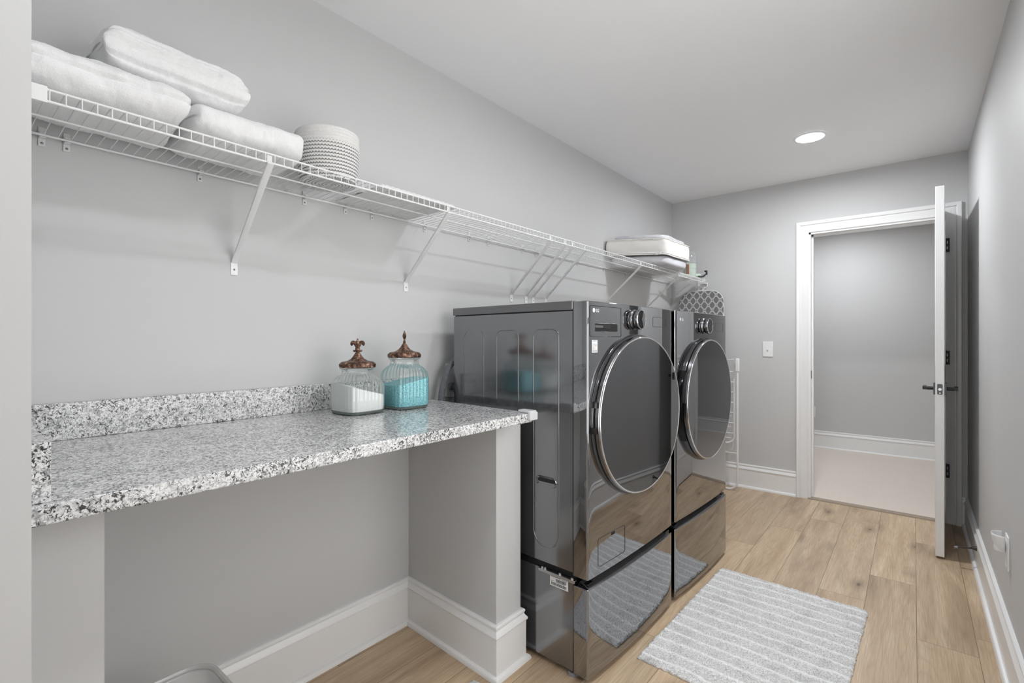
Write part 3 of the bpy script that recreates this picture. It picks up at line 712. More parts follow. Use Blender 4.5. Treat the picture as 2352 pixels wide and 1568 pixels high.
def pedestal(origin, label, first):
    r = empty('laundry_pedestal', (origin[0], origin[1], 0), ROT); tag(r, label, 'laundry pedestal', 'pedestal drawers under the laundry machines')
    MB().box(-DEP, -0.0625, 0.002, WID - 0.002, 0.022, 0.351).build('cabinet', M['side'], r, bevel=0.0015)
    MB().box(-0.0634, -0.0610, 0.001, WID - 0.001, 0.022, 0.350).build('drawer_seam', M['black_matte'], r)
    f = MB().prism(front_plan(PBOW, x_back=-0.0612), 0.018, 0.334)
    # sloping finger channel along the top of the drawer
    f2 = front_plan(PBOW, x_back=-0.0612)
    dr_ = f.build('drawer', M['front'], r, bevel=0.0025, smooth=30)
    ch = MB(); ring = []
    lo = [(x, y, 0.3345) for x, y in f2[6:-7]]; hi = [(x - 0.038, y, 0.352) for x, y in f2[6:-7]]; bk = [(x - 0.045, y, 0.334) for x, y in f2[6:-7]]
    ch.grid([lo, hi, bk], closed_v=True)
    ch.build('finger_channel', M['door_dark'], dr_, smooth=40)
    for a, b in ((0.012, 0.05), (WID - 0.05, WID - 0.012)):
        MB().box(-0.030, -0.008, a, b, 0.335, 0.347).build('channel_end', M['black_gloss'], dr_, bevel=0.002)
    k = 0
    for fx_ in (-0.075, -DEP + 0.05):
        for fy in (0.022, WID - 0.022):
            ft = MB().lathe([(0.0001, 0.0), (0.021, 0.0), (0.021, 0.008), (0.017, 0.012), (0.008, 0.012)], c=(fx_, fy, 0.0), seg=8).lathe([(0.008, 0.012), (0.008, 0.024)], c=(fx_, fy, 0), seg=14)
            fo = ft.build('levelling_foot', M['foot'], r, smooth=30)
            MB().lathe([(0.0001, 0.0125), (0.012, 0.0125), (0.012, 0.019), (0.0001, 0.019)], c=(fx_, fy, 0), seg=6).build('lock_nut', M['zinc'], fo)
    if first:
        b = MB().box(-0.212, -0.048, -0.010, 0.0015, 0.3515, 0.3545).prism(rrect(-0.212, -0.048, 0.344, 0.3545, 0.004, 4), -0.0115, -0.0095, axis='y')
        bo = b.build('mounting_bracket', M['zinc'], r, bevel=0.0006)
        for x in (-0.196, -0.183, -0.115, -0.062):
            MB().lathe([(0.0001, 0.0090), (0.0050, 0.0080), (0.0062, 0.0)], c=(x, -0.006, 0.3545), seg=12).build('screw', M['zinc'], bo, smooth=50)
        lb = MB().box(-0.166, -0.084, 0.0008, 0.0015, 0.301, 0.339).build('barcode_label', M['paper'], r); lb['label'] = 'white serial label with two barcodes'
        bars = MB(); x = -0.138
        R2 = random.Random(3)
        for (xa, xb, z0, z1) in ((-0.138, -0.092, 0.321, 0.330), (-0.160, -0.092, 0.305, 0.315)):
            x = xa
            while x < xb:
                w_ = R2.choice([0.0006, 0.001, 0.0016]); bars.box(x, min(x + w_, xb), 0.0004, 0.0009, z0, z1); x += w_ + R2.choice([0.0007, 0.001, 0.0014])
        for (xa, xb, z) in ((-0.162, -0.118, 0.335), (-0.162, -0.150, 0.318), (-0.110, -0.092, 0.332), (-0.140, -0.100, 0.318)):
            x = xa
            while x < xb: bars.box(x, x + 0.0014, 0.0004, 0.0009, z, z + 0.0017); x += 0.0021
        bars.build('label_print', M['ink'], lb)
    return r
pedestal(OW, 'dark graphite pedestal drawer under the washer, with white barcode label on its side', True)
pedestal(OD, 'dark graphite pedestal drawer under the dryer, nearer the doorway', False)

# ------------------------------------------------------------------ drain hose
hp = [(-1.612, 1.452, 0.20), (-1.612, 1.450, 0.70), (-1.612, 1.453, 0.93), (-1.612, 1.471, 1.02), (-1.612, 1.500, 1.085), (-1.612, 1.540, 1.116), (-1.612, 1.585, 1.108), (-1.615, 1.60, 1.06), (-1.618, 1.578, 1.00), (-1.62, 1.560, 0.93), (-1.62, 1.556, 0.75), (-1.62, 1.56, 0.55)]
hpp = catmull(hp, 120)
acc = 0; rad = []
# resample evenly
pts = [hpp[0]]; step = 0.0013
for i in range(1, len(hpp)):
    if (hpp[i] - pts[-1]).length >= step: pts.append(hpp[i])
rad = [0.0132 + (0.0016 if (i % 3) == 0 else 0) for i in range(len(pts))]
hs = MB().tube(pts, rad, 14).build('drain_hose', M['hose'], smooth=70)
tag(hs, 'corrugated grey drain hose looping up the wall behind the washer', 'hose')
# recessed supply box on the wall behind the hose
vb = MB().prism(rrect(1.545, 1.72, 0.94, 1.10, 0.01), XL, XL + 0.006, axis='x').build('washer_supply_box', M['white_plastic'], bevel=0.001)
tag(vb, 'white washer supply box on the wall behind the grey drain hose', 'supply box')
MB().lathe([(0.0001, 0.016), (0.016, 0.016), (0.019, 0.010), (0.019, 0.0)], c=(XL + 0.006, 1.575, 0.993), seg=24, axis='x').build('valve_knob', M['foot'], vb, smooth=40)

# ------------------------------------------------------------------ wire shelf
ws = empty('wire_shelf', (XL, SY, 1.712)); tag(ws, 'long white ventilated wire shelf on diagonal brackets along the left wall', 'wire shelf')
def wsb(m, name, mat, parent=None, **kw):
    m.v = [(x - XL, y - SY, z - 1.712) for x, y, z in m.v]; return m.build(name, mat, parent or ws, **kw)
XF = -1.378; ZF = 1.7225; ZL = 1.6985; YS, YE = SY + 0.003, L - 0.004
wsb(MB().tube([(XF, YS + 0.05, ZF), (XF, YE, ZF)], 0.0030, 8), 'front_top_rail', M['white_wire'], smooth=50)
wsb(MB().tube([(XF, YS, ZL), (XF, YE, ZL)], 0.0032, 8), 'front_bottom_rail', M['white_wire'], smooth=50)
wsb(MB().tube([(XL + 0.014, YS, 1.716), (XL + 0.014, YE, 1.713)], 0.0034, 8), 'back_rail', M['white_wire'], smooth=50)
wsb(MB().tube([(XL + 0.165, YS, 1.7115), (XL + 0.165, YE, 1.7115)], 0.0026, 8), 'middle_rail', M['white_wire'], smooth=50)
dk = MB(); y = 0.1655
while y < YE - 0.005:
    dk.tube([(XL + 0.010, y, 1.7192), (XF - 0.004, y, 1.7262), (XF + 0.0025, y, 1.7225), (XF + 0.0025, y, 1.6985)], 0.00125, 5); y += 0.02545
wsb(dk, 'deck_wires', M['white_wire'], smooth=50)
BR = [(0.610, 0.633), (1.280, 1.316), (1.960, 2.024), (2.090, 2.154), (2.160, 2.219), (2.282, 2.345), (2.985, 3.050), (3.640, 3.730)]
for i, (yt, yb) in enumerate(BR):
    zb = 1.437 if i < 6 else 1.44
    p0 = Vector((XF + 0.006, yt, 1.6965)); p1 = Vector((XL + 0.010, yb, zb + 0.028))
    d = (p1 - p0).normalized(); n = d.cross(Vector((0, 1, 0))).normalized(); s_ = Vector((0, 1, 0)); hw = 0.0088
    m = MB(); rings = []
    prof = [(-hw, -0.004), (-hw, 0.0035), (-hw + 0.002, 0.0045), (hw - 0.002, 0.0045), (hw, 0.0035), (hw, -0.004), (hw - 0.0018, -0.004), (hw - 0.0018, 0.0025), (-hw + 0.0018, 0.0025), (-hw + 0.0018, -0.004)]
    if n.x < 0: n = -n
    for t, sc_ in ((0, 1.0), (0.08, 1.0), (0.90, 0.9), (0.965, 0.95), (1.0, 1.05)):
        c = p0.lerp(p1, t)
        if t == 1.0: c = Vector((XL + 0.0055, yb, zb + 0.018))
        rings.append([tuple(c + s_ * a * sc_ + n * b * (1 if t < 0.95 else 0.35)) for a, b in prof])
    m.grid(rings, closed_u=True, cap0=True, cap1=True)
    br = wsb(m, 'support_bracket', M['white_wire'], smooth=35)
    pad = MB().box(XL + 0.0005, XL + 0.0030, yb - 0.0105, yb + 0.0105, zb - 0.022, zb + 0.020)
    wsb(pad, 'wall_pad', M['white_plastic'], br, bevel=0.001)
    wsb(MB().lathe([(0.0001, 0.0045), (0.0028, 0.004), (0.0036, 0.0026)], c=(XL, yb, zb - 0.004), seg=12, axis='x'), 'screw', M['screw'], br, smooth=60)
    cl = MB().box(XF - 0.006, XF + 0.008, yt - 0.008, yt + 0.008, 1.6945, 1.6985).box(XF - 0.0005, XF + 0.0005, yt - 0.007, yt + 0.007, 1.6985, 1.7185)
    wsb(cl, 'rail_hook', M['clear_clip'], br, bevel=0.0006)
for y in (0.188, 0.234, 0.536, 0.866, 1.028, 1.146, 1.419, 1.699, 1.838, 2.114, 2.247, 2.695, 3.04, 3.38, 3.85):
    c = MB().box(XL + 0.0004, XL + 0.004, y - 0.007, y + 0.007, 1.690, 1.738).box(XL + 0.004, XL + 0.020, y - 0.006, y + 0.006, 1.7185, 1.7225).box(XL + 0.004, XL + 0.020, y - 0.006, y + 0.006, 1.7085, 1.7115)
    co = wsb(c, 'wall_clip', M['clear_clip'], bevel=0.0012)
    wsb(MB().lathe([(0.0001, 0.0065), (0.0024, 0.006), (0.0032, 0.004)], c=(XL, y, 1.698), seg=10, axis='x'), 'screw', M['screw'], co, smooth=60)
# end fittings
eb = wsb(MB().box(XF + 0.0005, XF + 0.006, SY + 0.0005, 0.162, 1.694, 1.7275).box(XF - 0.03, XF + 0.002, SY + 0.0005, SY + 0.004, 1.694, 1.7275), 'end_bracket', M['white_plastic'], bevel=0.001)
e2 = wsb(MB().box(-1.452, -1.392, L - 0.006, L - 0.0005, 1.632, 1.742).box(-1.425, XF + 0.006, L - 0.05, L - 0.005, 1.690, 1.6945).tube([(XF + 0.008, L - 0.008, 1.700), (XF + 0.012, L - 0.03, 1.665), (-1.392, L - 0.035, 1.652), (-1.425, L - 0.008, 1.660)], 0.004, 8), 'end_bracket', M['white_plastic'], bevel=0.001)
for z in (1.650, 1.726): wsb(MB().lathe([(0.0001, 0.0075), (0.0035, 0.007), (0.0045, 0.006)], c=(0, 0, 0), seg=12, axis='x').xf(Matrix.Translation((-1.422, L, z)) @ Matrix.Rotation(-PI / 2, 4, 'Z')), 'screw', M['screw'], e2, smooth=60)
SZ = 1.7285   # resting height of things on the deck

# ------------------------------------------------------------------ towels
def towel(name, x0, x1, y0, y1, z0, th, label, folds, seed, tilt=0.0, pz=2.6, taper=0.0):
    nu, nv = 110, 72
    cx, cy = (x0 + x1) / 2, (y0 + y1) / 2; hx, hy, hz = (x1 - x0) / 2, (y1 - y0) / 2, th / 2
    V = []
    for i in range(nu + 1):
        s = -1 + 2 * i / nu                                   # along Y
        e = (1 - min(1, abs(s)) ** 9.0) ** (1 / 2.4)          # end rounding
        e = max(e, 0.02)
        for j in range(nv):
            a = 2 * PI * j / nv; ca, sa = math.cos(a), math.sin(a)
            px = abs(ca) ** (2 / 2.9) * (1 if ca > 0 else -1); pzz = abs(sa) ** (2 / pz) * (1 if sa > 0 else -1)
            k = e ** 0.55
            x = px * hx * (0.90 + 0.10 * k); z = pzz * hz * k
            # fold creases on the front side, running along Y
            if folds and ca > -0.2:
                for q in folds:
                    x -= 0.010 * math.exp(-((pzz - q) / 0.07) ** 2) * min(1, (ca + 0.2) * 2)
            V.append((cx + x, cy + s * hy * (1 + 0.03 * math.sin(3 * a + seed)) , z0 + hz + z + tilt * (s * hy)))
    V = np.array(V); N = V - np.array([cx, cy, z0 + hz]); N[:, 1] *= 0.3; N /= (np.linalg.norm(N, axis=1, keepdims=True) + 1e-9)
    dsp = 0.016 * vnoise(V + seed, 11) + 0.009 * vnoise(V + seed * 2, 34) + 0.0035 * vnoise(V + seed * 3, 90) + 0.0022 * vnoise(V + seed, 240)
    low = (V[:, 2] < z0 + 0.012); V = V + N * dsp[:, None]; V[:, 2] = np.where(low, np.maximum(V[:, 2], z0 + 0.0), V[:, 2]); V[:, 2] = np.maximum(V[:, 2], z0 - 0.0)
    V[:, 0] = np.maximum(V[:, 0], XL + 0.004)
    rings = [[tuple(V[i * nv + j]) for j in range(nv)] for i in range(nu + 1)]
    rings = [[(x - cx, y - cy, z - z0) for x, y, z in r] for r in rings]
    o = MB().grid(rings, closed_u=True, cap0=True, cap1=True).build(name, M['towel'], smooth=80)
    o.location = (cx, cy, z0)
    return tag(o, label, 'towel', 'fluffy white folded towels on the wire shelf')
towel('folded_towel', XL + 0.006, -1.385, 0.112, 0.420, SZ, 0.118, 'fluffy white folded towel at the near end of the shelf, lower left of the three', [0.15], 1.3)
towel('folded_towel', XL + 0.020, -1.392, 0.440, 0.725, SZ, 0.104, 'fluffy white folded towel lying on the shelf next to the rope basket', [], 4.7)
towel('folded_towel', XL + 0.012, -1.448, 0.270, 0.588, SZ + 0.119, 0.122, 'fluffy white folded towel stacked on top of the two other towels', [0.45, 0.62, 0.15, -0.55], 8.1, tilt=-0.035)

# ------------------------------------------------------------------ rope basket
def basket():
    c = (-1.520, 0.868); H = 0.190; pitch = 0.0108
    ro = empty('x') if False else None
    prof = []
    n = 15
    def R(z): return 0.086 + 0.0125 * min(1, z / 0.10) ** 0.8
    for k in range(8):                                # bottom spiral, outwards
        r0 = 0.006 + k * pitch
        for a in (-0.9, 0, 0.9): prof.append((max(0.0005, r0 + pitch * 0.5 * math.sin(a)), 0.0022 - 0.0022 * math.cos(a)))
    for k in range(n):
        z = 0.0054 + k * pitch
        for a in (-1.15, -0.6, 0, 0.6, 1.15): prof.append((R(z) + 0.0054 * math.cos(a) - 0.002, z + 0.0054 * math.sin(a)))
    top = 0.0054 + (n - 1) * pitch
    prof += [(R(top) + 0.0005, top + 0.0054), (R(top) - 0.005, top + 0.003)]
    for k in range(n - 1, -1, -2): z = 0.0054 + k * pitch; prof.append((R(z) - 0.007, z))
    prof.append((0.0005, 0.007))
    o = MB().lathe(prof, seg=96).build('rope_basket', M['basket'], smooth=60)
    o.location = (c[0], c[1], SZ + 0.001)
    o.rotation_euler = (math.radians(1.5), math.radians(-1.0), 0.4)
    tag(o, 'white coiled rope basket with dark zigzag stitching on the shelf beside the towels', 'basket')
basket()

# ------------------------------------------------------------------ ribbed mat on the shelf
def rib_mat():
    x0, x1, y0, y1 = XL + 0.008, -1.398, 0.985, 1.335
    nx, ny = 60, 90; top = []; 
    def z(u, v): return 0.0115 + 0.0030 * abs(math.sin(v * PI * 15)) + 0.0015 * math.sin(u * 7 + v * 3)
    m = MB()
    P = []
    for i in range(ny + 1):
        row = []
        v = i / ny
        for j in range(nx + 1):
            u = j / nx; e = min(1, min(u, 1 - u) / 0.03, min(v, 1 - v) / 0.03)
            row.append((x0 + (x1 - x0) * u, y0 + (y1 - y0) * v + 0.004 * math.sin(u * 20), z(u, v) * (0.4 + 0.6 * e)))
        P.append(row)
    m.grid(P)
    B = [[(x, y, 0.0) for x, y, _ in (r[0], r[-1])] for r in P]
    m.grid(B)
    m.grid([P[0], [(x, y, 0) for x, y, _ in P[0]]]); m.grid([P[-1], [(x, y, 0) for x, y, _ in P[-1]]])
    m.grid([[r[0] for r in P], [(r[0][0], r[0][1], 0) for r in P]]); m.grid([[r[-1] for r in P], [(r[-1][0], r[-1][1], 0) for r in P]])
    m.v = [(x, y, zz + SZ + 0.0) for x, y, zz in m.v]
    o = m.build('folded_mat', M['mat'], smooth=50)
    tag(o, 'flat white ribbed mat lying on the wire shelf past the rope basket', 'mat')
rib_mat()

# ------------------------------------------------------------------ storage bag with bedding
def storage_bag():
    cx, cy = -1.480, 3.480
    r = empty('bedding_bag', (cx, cy, SZ)); tag(r, 'clear and cream zippered bag of folded bedding at the far end of the shelf', 'storage bag')
    Q = [Vector((-1.672 - cx, 3.045 - cy)), Vector((-1.300 - cx, 3.215 - cy)), Vector((-1.300 - cx, 3.665 - cy)), Vector((-1.672 - cx, 3.860 - cy))]
    def plan(k, r_, n=10):
        pts = []
        for i in range(4):
            p0, p1, p2 = Q[i - 1] * k, Q[i] * k, Q[(i + 1) % 4] * k
            a = p1 + (p0 - p1).normalized() * r_; b_ = p1 + (p2 - p1).normalized() * r_
            for q in range(n + 1):
                t = q / n; pts.append(a * (1 - t) ** 2 + p1 * 2 * t * (1 - t) + b_ * t ** 2)
            for q in range(1, 14):
                t = q / 14; nx = p2 + (p1 - p2).normalized() * r_; pts.append(b_.lerp(nx, t))
        return pts
    def block(k, rr, z0, z1, inset, amp, seed, nz_=16, bulge=0.0):
        rings = []
        for i in range(nz_ + 1):
            t = i / nz_; s_ = k * (1 - inset * abs(2 * t - 1) ** 4) + bulge * math.sin(PI * t)
            rings.append([(p.x, p.y, z0 + (z1 - z0) * t) for p in plan(s_, rr)])
        m = MB().grid(rings, closed_u=True, cap0=True, cap1=True)
        V = np.array(m.v); N = V.copy(); N[:, 2] = 0; N /= np.linalg.norm(N, axis=1, keepdims=True) + 1e-9
        V += N * (amp * 2 * vnoise(V + seed, 9) + amp * vnoise(V + seed, 24))[:, None]; V[:, 0] = np.maximum(V[:, 0], XL + 0.003 - cx); m.v = [tuple(p) for p in V]; return m
    block(0.93, 0.06, 0.002, 0.070, 0.13, 0.006, 2).build('belly', M['grey_vinyl'], r, smooth=60)
    block(1.0, 0.035, 0.080, 0.176, 0.02, 0.006, 5, bulge=0.012).build('body', M['cream'], r, smooth=60)
    block(0.90, 0.08, 0.174, 0.218, 0.22, 0.008, 7, nz_=12).build('bedding', M['grey_vinyl'], r, smooth=60)
    for z, rr in ((0.070, 0.0045), (0.080, 0.0045), (0.176, 0.0035)):
        MB().tube([(p.x, p.y, z + 0.004 * math.sin(p.y * 9)) for p in plan(1.003, 0.035)], rr, 8, closed=True).build('zip_piping', M['cream'], r, smooth=60)
    MB().box(Q[1].x - 0.06, Q[1].x - 0.02, Q[1].y - 0.045, Q[1].y - 0.040, 0.060, 0.078).build('zip_pull', M['white_plastic'], r, bevel=0.001)
    return r
storage_bag()

# ------------------------------------------------------------------ mint handheld cleaner
def cleaner():
    r = empty('handheld_cleaner', (-1.445, 4.075, SZ)); tag(r, 'mint green handheld cleaner with clear domed tank behind the bedding bag', 'handheld cleaner')
    MB().lathe([(0.0001, 0.0), (0.045, 0.0), (0.050, 0.008), (0.051, 0.06), (0.051, 0.115)], seg=40, caps=False).build('body', M['mint'], r, smooth=40)
    MB().lathe([(0.0515, 0.072), (0.0535, 0.075), (0.0515, 0.078)], seg=40).build('seam_ring', M['grey_vinyl'], r, smooth=60)
    MB().lathe([(0.051, 0.116), (0.051, 0.16), (0.048, 0.19), (0.038, 0.215), (0.022, 0.229), (0.0005, 0.233)], seg=40).build('tank', M['film'], r, smooth=60)
    MB().lathe([(0.0001, 0.1162), (0.049, 0.116)], seg=40).build('tank_floor', M['mint'], r)
    MB().box(-0.012, 0.012, -0.056, -0.046, 0.004, 0.108).build('grille', M['copper'], r, bevel=0.001)
    MB().tube(catmull([(0.0, -0.05, 0.015), (-0.02, -0.10, 0.014), (-0.05, -0.16, 0.014)], 6), [0.020] * 13, 14, flat=(Vector((0, 0, 1)), 0.6)).build('handle', M['mint'], r, smooth=60)
    n = MB().tube([(0.035, 0.03, 0.020), (0.075, 0.06, 0.026)], [0.017, 0.014], 14).build('neck', M['mint'], r, smooth=60)
    nz = MB().tube([(0.068, 0.055, 0.025), (0.100, 0.085, 0.042)], [0.016, 0.013], 12).build('nozzle', M['grey_plastic'], r, smooth=60)
    MB().box(0.094, 0.115, 0.074, 0.100, 0.026, 0.062).build('brush_head', M['black_gloss'], nz, bevel=0.003)
    MB().tube(catmull([(0.060, 0.030, 0.010), (0.085, 0.060, 0.008), (0.100, 0.082, 0.024)], 5), 0.005, 8).build('trigger', M['black_gloss'], nz, smooth=60)
cleaner()

# ------------------------------------------------------------------ glass jars
def jar(cx, cy, rz, fleur_rz, H, contents_mat, cname, fill, label, slope):
    r = empty('glass_jar', (cx, cy, CZ1 + 0.0004), rz); tag(r, label, 'jar', 'lidded glass jars on the counter')
    A = 0.0735; NK = 0.0545
    prof = [(0.90, 0.0, 0.0), (0.97, 0.006, 0.25), (0.985, 0.012, 1), (1.0, 0.03, 1), (1.0, H * 0.50, 1), (0.995, H * 0.60, 1), (0.965, H * 0.68, 1), (0.90, H * 0.755, 1), (0.82, H * 0.81, 1), (0.745, H * 0.850, 0.6), (0.735, H * 0.88, 0.1)]
    def sect(s, z, fl, inset=0.0, n=160, amp=0.0017, kk=None):
        k = min(1.0, max(0.0, (s - 0.735) / 0.265)) if kk is None else kk       # 1 square .. 0 round
        pw = 2.0 + 2.9 * k
        out = []
        for j in range(n):
            th = 2 * PI * j / n; ca, sa = math.cos(th), math.sin(th)
            rr = (abs(ca) ** pw + abs(sa) ** pw) ** (-1 / pw) * A * s * (1 if k > 0 else 1)
            rr += amp * fl * math.cos(32 * th) - inset
            out.append((rr * ca, rr * sa, z))
        return out
    def smoothp(pr, m=4):
        out = []
        for i in range(len(pr) - 1):
            p0, p1, p2, p3 = pr[max(i - 1, 0)], pr[i], pr[i + 1], pr[min(i + 2, len(pr) - 1)]
            for q in range(m):
                t = q / m; out.append(tuple(0.5 * (2 * b + (-a + c) * t + (2 * a - 5 * b + 4 * c - d) * t * t + (-a + 3 * b - 3 * c + d) * t ** 3) for a, b, c, d in zip(p0, p1, p2, p3)))
        return out + [pr[-1]]
    sp = smoothp(prof)
    body = MB().grid([sect(s, z, fl) for s, z, fl in sp], closed_u=True, cap0=False)
    nk = sp[-1][0] * A
    body.lathe([(nk, H * 0.88), (nk, H * 0.945), (nk + 0.001, H * 0.955), (nk + 0.0060, H * 0.965), (nk + 0.0075, H * 0.978), (nk + 0.006, H * 0.99), (nk + 0.001, H)], seg=80)
    bo = body.build('glass_body', M['jar_glass'], r, smooth=60)
    MB().grid([sect(0.88, 0.0, 0), sect(0.965, 0.003, 0), sect(0.975, 0.008, 0), sect(0.94, 0.0105, 0)], closed_u=True, cap0=True, cap1=True).build('base_glass', M['jar_base'], r, smooth=50)
    # contents
    zt = fill * H; rings = []
    zs = [0.0115, 0.014] + list(np.linspace(0.02, zt, 8))
    for z in zs:
        # radius from profile
        for i in range(len(sp) - 1):
            if sp[i][1] <= z <= sp[i + 1][1]: s = sp[i][0]; break
        ring = sect(s, z, 0.6, inset=0.0032)
        rings.append([(x, y, zz + (slope[0] * x + slope[1] * y) * (max(0, z - 0.02) / zt)) for x, y, zz in ring])
    for k in (0.75, 0.45, 0.15, 0.01):
        last = rings[len(zs) - 1]; rings.append([(x * k, y * k, zt + (slope[0] * x + slope[1] * y) * k + 0.002 * (1 - k)) for x, y, _ in last])
    MB().grid(rings, closed_u=True, cap0=True, cap1=True).build(cname, contents_mat, r, smooth=50)
    # lid
    lid = empty('lid', (0, 0, H), fleur_rz - rz, r)
    lr = nk + 0.0065
    l1 = MB().lathe([(0.0001, 0.0005), (lr, 0.0005), (lr + 0.0015, 0.003), (lr + 0.0005, 0.005), (lr + 0.0012, 0.008), (lr - 0.001, 0.0145), (lr - 0.007, 0.0200), (lr * 0.72, 0.0215), (lr * 0.50, 0.0250), (lr * 0.34, 0.0315), (lr * 0.235, 0.040), (lr * 0.165, 0.048), (lr * 0.12, 0.052), (0.0001, 0.053)], seg=144,
                    fn=lambda th, k: 1 + (0.045 * math.cos(18 * th) if 8 <= k <= 10 else (0.012 * math.cos(48 * th) if k in (4, 5) else 0)))
    for j in range(40):
        a = 2 * PI * j / 40; rr = lr + 0.0004; c = Vector((rr * math.cos(a), rr * math.sin(a), 0.0092 + 0.0012 * (j % 2)))
        l1.lathe([(0.0002, -0.0022), (0.0017, -0.001), (0.0017, 0.001), (0.0002, 0.0022)], c=tuple(c), seg=6)
    l1.build('lid_plate', M['bronze'], lid, smooth=40)
    # fleur-de-lis finial in the local XZ plane
    f = MB(); FN = (Vector((0, 1, 0)), 0.8); b = 0.050
    def T(pts, rad, n=6):
        pp = catmull([(x, 0, z + b) for x, z in pts], n); k = len(pp); rr = [float(np.interp(i / (k - 1), np.linspace(0, 1, len(rad)), rad)) for i in range(k)]
        f.tube(pp, [q * 1.3 for q in rr], 12, flat=FN)
    T([(0, 0.018), (0, 0.026), (0, 0.034), (0, 0.043), (0, 0.052)], [0.003, 0.0052, 0.0072, 0.0062, 0.0034, 0.0006])
    for s in (-1, 1):
        T([(s * 0.002, 0.018), (s * 0.005, 0.027), (s * 0.0105, 0.036), (s * 0.0170, 0.0375), (s * 0.0195, 0.031), (s * 0.0165, 0.0275)], [0.0028, 0.0042, 0.0050, 0.0048, 0.0038, 0.0022])
        T([(s * 0.002, 0.015), (s * 0.006, 0.0095), (s * 0.0115, 0.0075), (s * 0.0140, 0.0115)], [0.0028, 0.0030, 0.0026, 0.0016])
    T([(0, 0.016), (0, 0.008), (0, 0.002), (0, -0.004)], [0.003, 0.0052, 0.0048, 0.0022])
    T([(-0.008, 0.0168), (0, 0.0158), (0.008, 0.0168)], [0.0022, 0.0030, 0.0022])
    f.build('fleur_finial', M['bronze'], lid, smooth=60)
v1 = math.atan2(0.965, -1.505)
jar(-1.505, 0.968, math.radians(2), v1 + PI / 2, 0.158, M['powder_white'], 'white_powder', 0.53, 'squat fluted glass jar of white powder, bronze lid with front-facing fleur-de-lis', (-0.10, -0.35))
v2 = math.atan2(1.155, -1.49)
jar(-1.486, 1.156, math.radians(-4), v2, 0.188, M['beads'], 'aqua_beads', 0.53, 'taller fluted glass jar of aqua beads, bronze lid finial seen edge-on', (0.05, 0.22))

# ------------------------------------------------------------------ rugs
def rug(name, x0, x1, y0, y1, label, mat, ribs, seed, rz=0.0, h=0.016):
    W_, L_ = x1 - x0, y1 - y0; nx, ny = int(W_ / 0.0034), int(L_ / 0.0034)
    u = np.linspace(-0.5, 0.5, nx + 1) * W_; v = np.linspace(-0.5, 0.5, ny + 1) * L_
    U, Vv = np.meshgrid(u, v)
    edge = np.minimum(np.minimum(U + W_ / 2, W_ / 2 - U), np.minimum(Vv + L_ / 2, L_ / 2 - Vv))
    rg = np.random.default_rng(seed)
    P = np.stack([U.ravel(), Vv.ravel(), np.full(U.size, seed * 1.7)], 1)
    wav = 0.022 * vnoise(P, 6).reshape(U.shape) + 0.006 * vnoise(P + 9, 25).reshape(U.shape)
    rib = np.zeros_like(U)
    if ribs:
        ph = (Vv + wav + L_ / 2) / L_ * ribs
        dd = np.abs(ph - np.floor(ph) - 0.5) / ribs * L_
        rib = np.exp(-(dd / 0.0066) ** 2)
    fine = vnoise(P, 160).reshape(U.shape) * 0.5 + rg.random(U.shape) * 0.5 - 0.2
    Z = h * (0.55 + 0.45 * fine) + 0.0028 * rib + 0.004 * vnoise(P + 4, 30).reshape(U.shape)
    Z *= np.clip(edge / 0.006, 0.3, 1) ** 0.6
    jit = 0.0022
    Xr_ = U + (rg.random(U.shape) - 0.5) * jit * 2; Yr_ = Vv + (rg.random(U.shape) - 0.5) * jit * 2
    en = 0.003 * vnoise(P + 2, 90).reshape(U.shape) * 2
    near = edge < 0.004
    Xr_ = np.where(near, Xr_ * (1 + en / W_ * 2) , Xr_); Yr_ = np.where(near, Yr_ * (1 + en / L_ * 2), Yr_)
    Z = np.maximum(Z, 0.002)
    V = np.stack([Xr_.ravel(), Yr_.ravel(), Z.ravel()], 1)
    m = nx + 1
    idx = (np.arange(ny)[:, None] * m + np.arange(nx)[None, :]).ravel()
    F = np.stack([idx, idx + 1, idx + m + 1, idx + m], 1)
    # skirt
    n0 = len(V); loop = list(range(0, m)) + [i * m + nx for i in range(1, ny + 1)] + [ny * m + j for j in range(nx - 1, -1, -1)] + [i * m for i in range(ny - 1, 0, -1)]
    B = V[loop].copy(); B[:, 2] = 0.0003
    V2 = np.concatenate([V, B]); k = len(loop)
    F2 = [(loop[i], n0 + i, n0 + (i + 1) % k, loop[(i + 1) % k]) for i in range(k)]
    me = bpy.data.meshes.new(name); me.from_pydata(V2.tolist(), [], F.tolist() + F2); me.update()
    me.polygons.foreach_set('use_smooth', [True] * len(me.polygons))
    at = me.attributes.new('rib', 'FLOAT', 'POINT'); vals = np.zeros(len(V2), dtype=np.float32); vals[:n0] = np.clip(rib.ravel() * 0.95, 0, 1); at.data.foreach_set('value', vals)
    me.materials.append(mat)
    o = bpy.data.objects.new(name, me); COL.objects.link(o); o.location = ((x0 + x1) / 2, (y0 + y1) / 2, 0.0005); o.rotation_euler = (0, 0, rz)
    tag(o, label, 'rug'); return o
rug('shag_rug', -0.797, -0.169, 1.712, 2.672, 'pale grey shag rug with raised white ribs on the floor before the machines', M['rug'], 14, 3, rz=math.radians(-1.6))
rug('shag_mat', -1.205, -0.52, 0.56, 1.240, 'pale fluffy shag mat by the counter leg, only its corner tuft showing', M['rug2'], 0, 5)

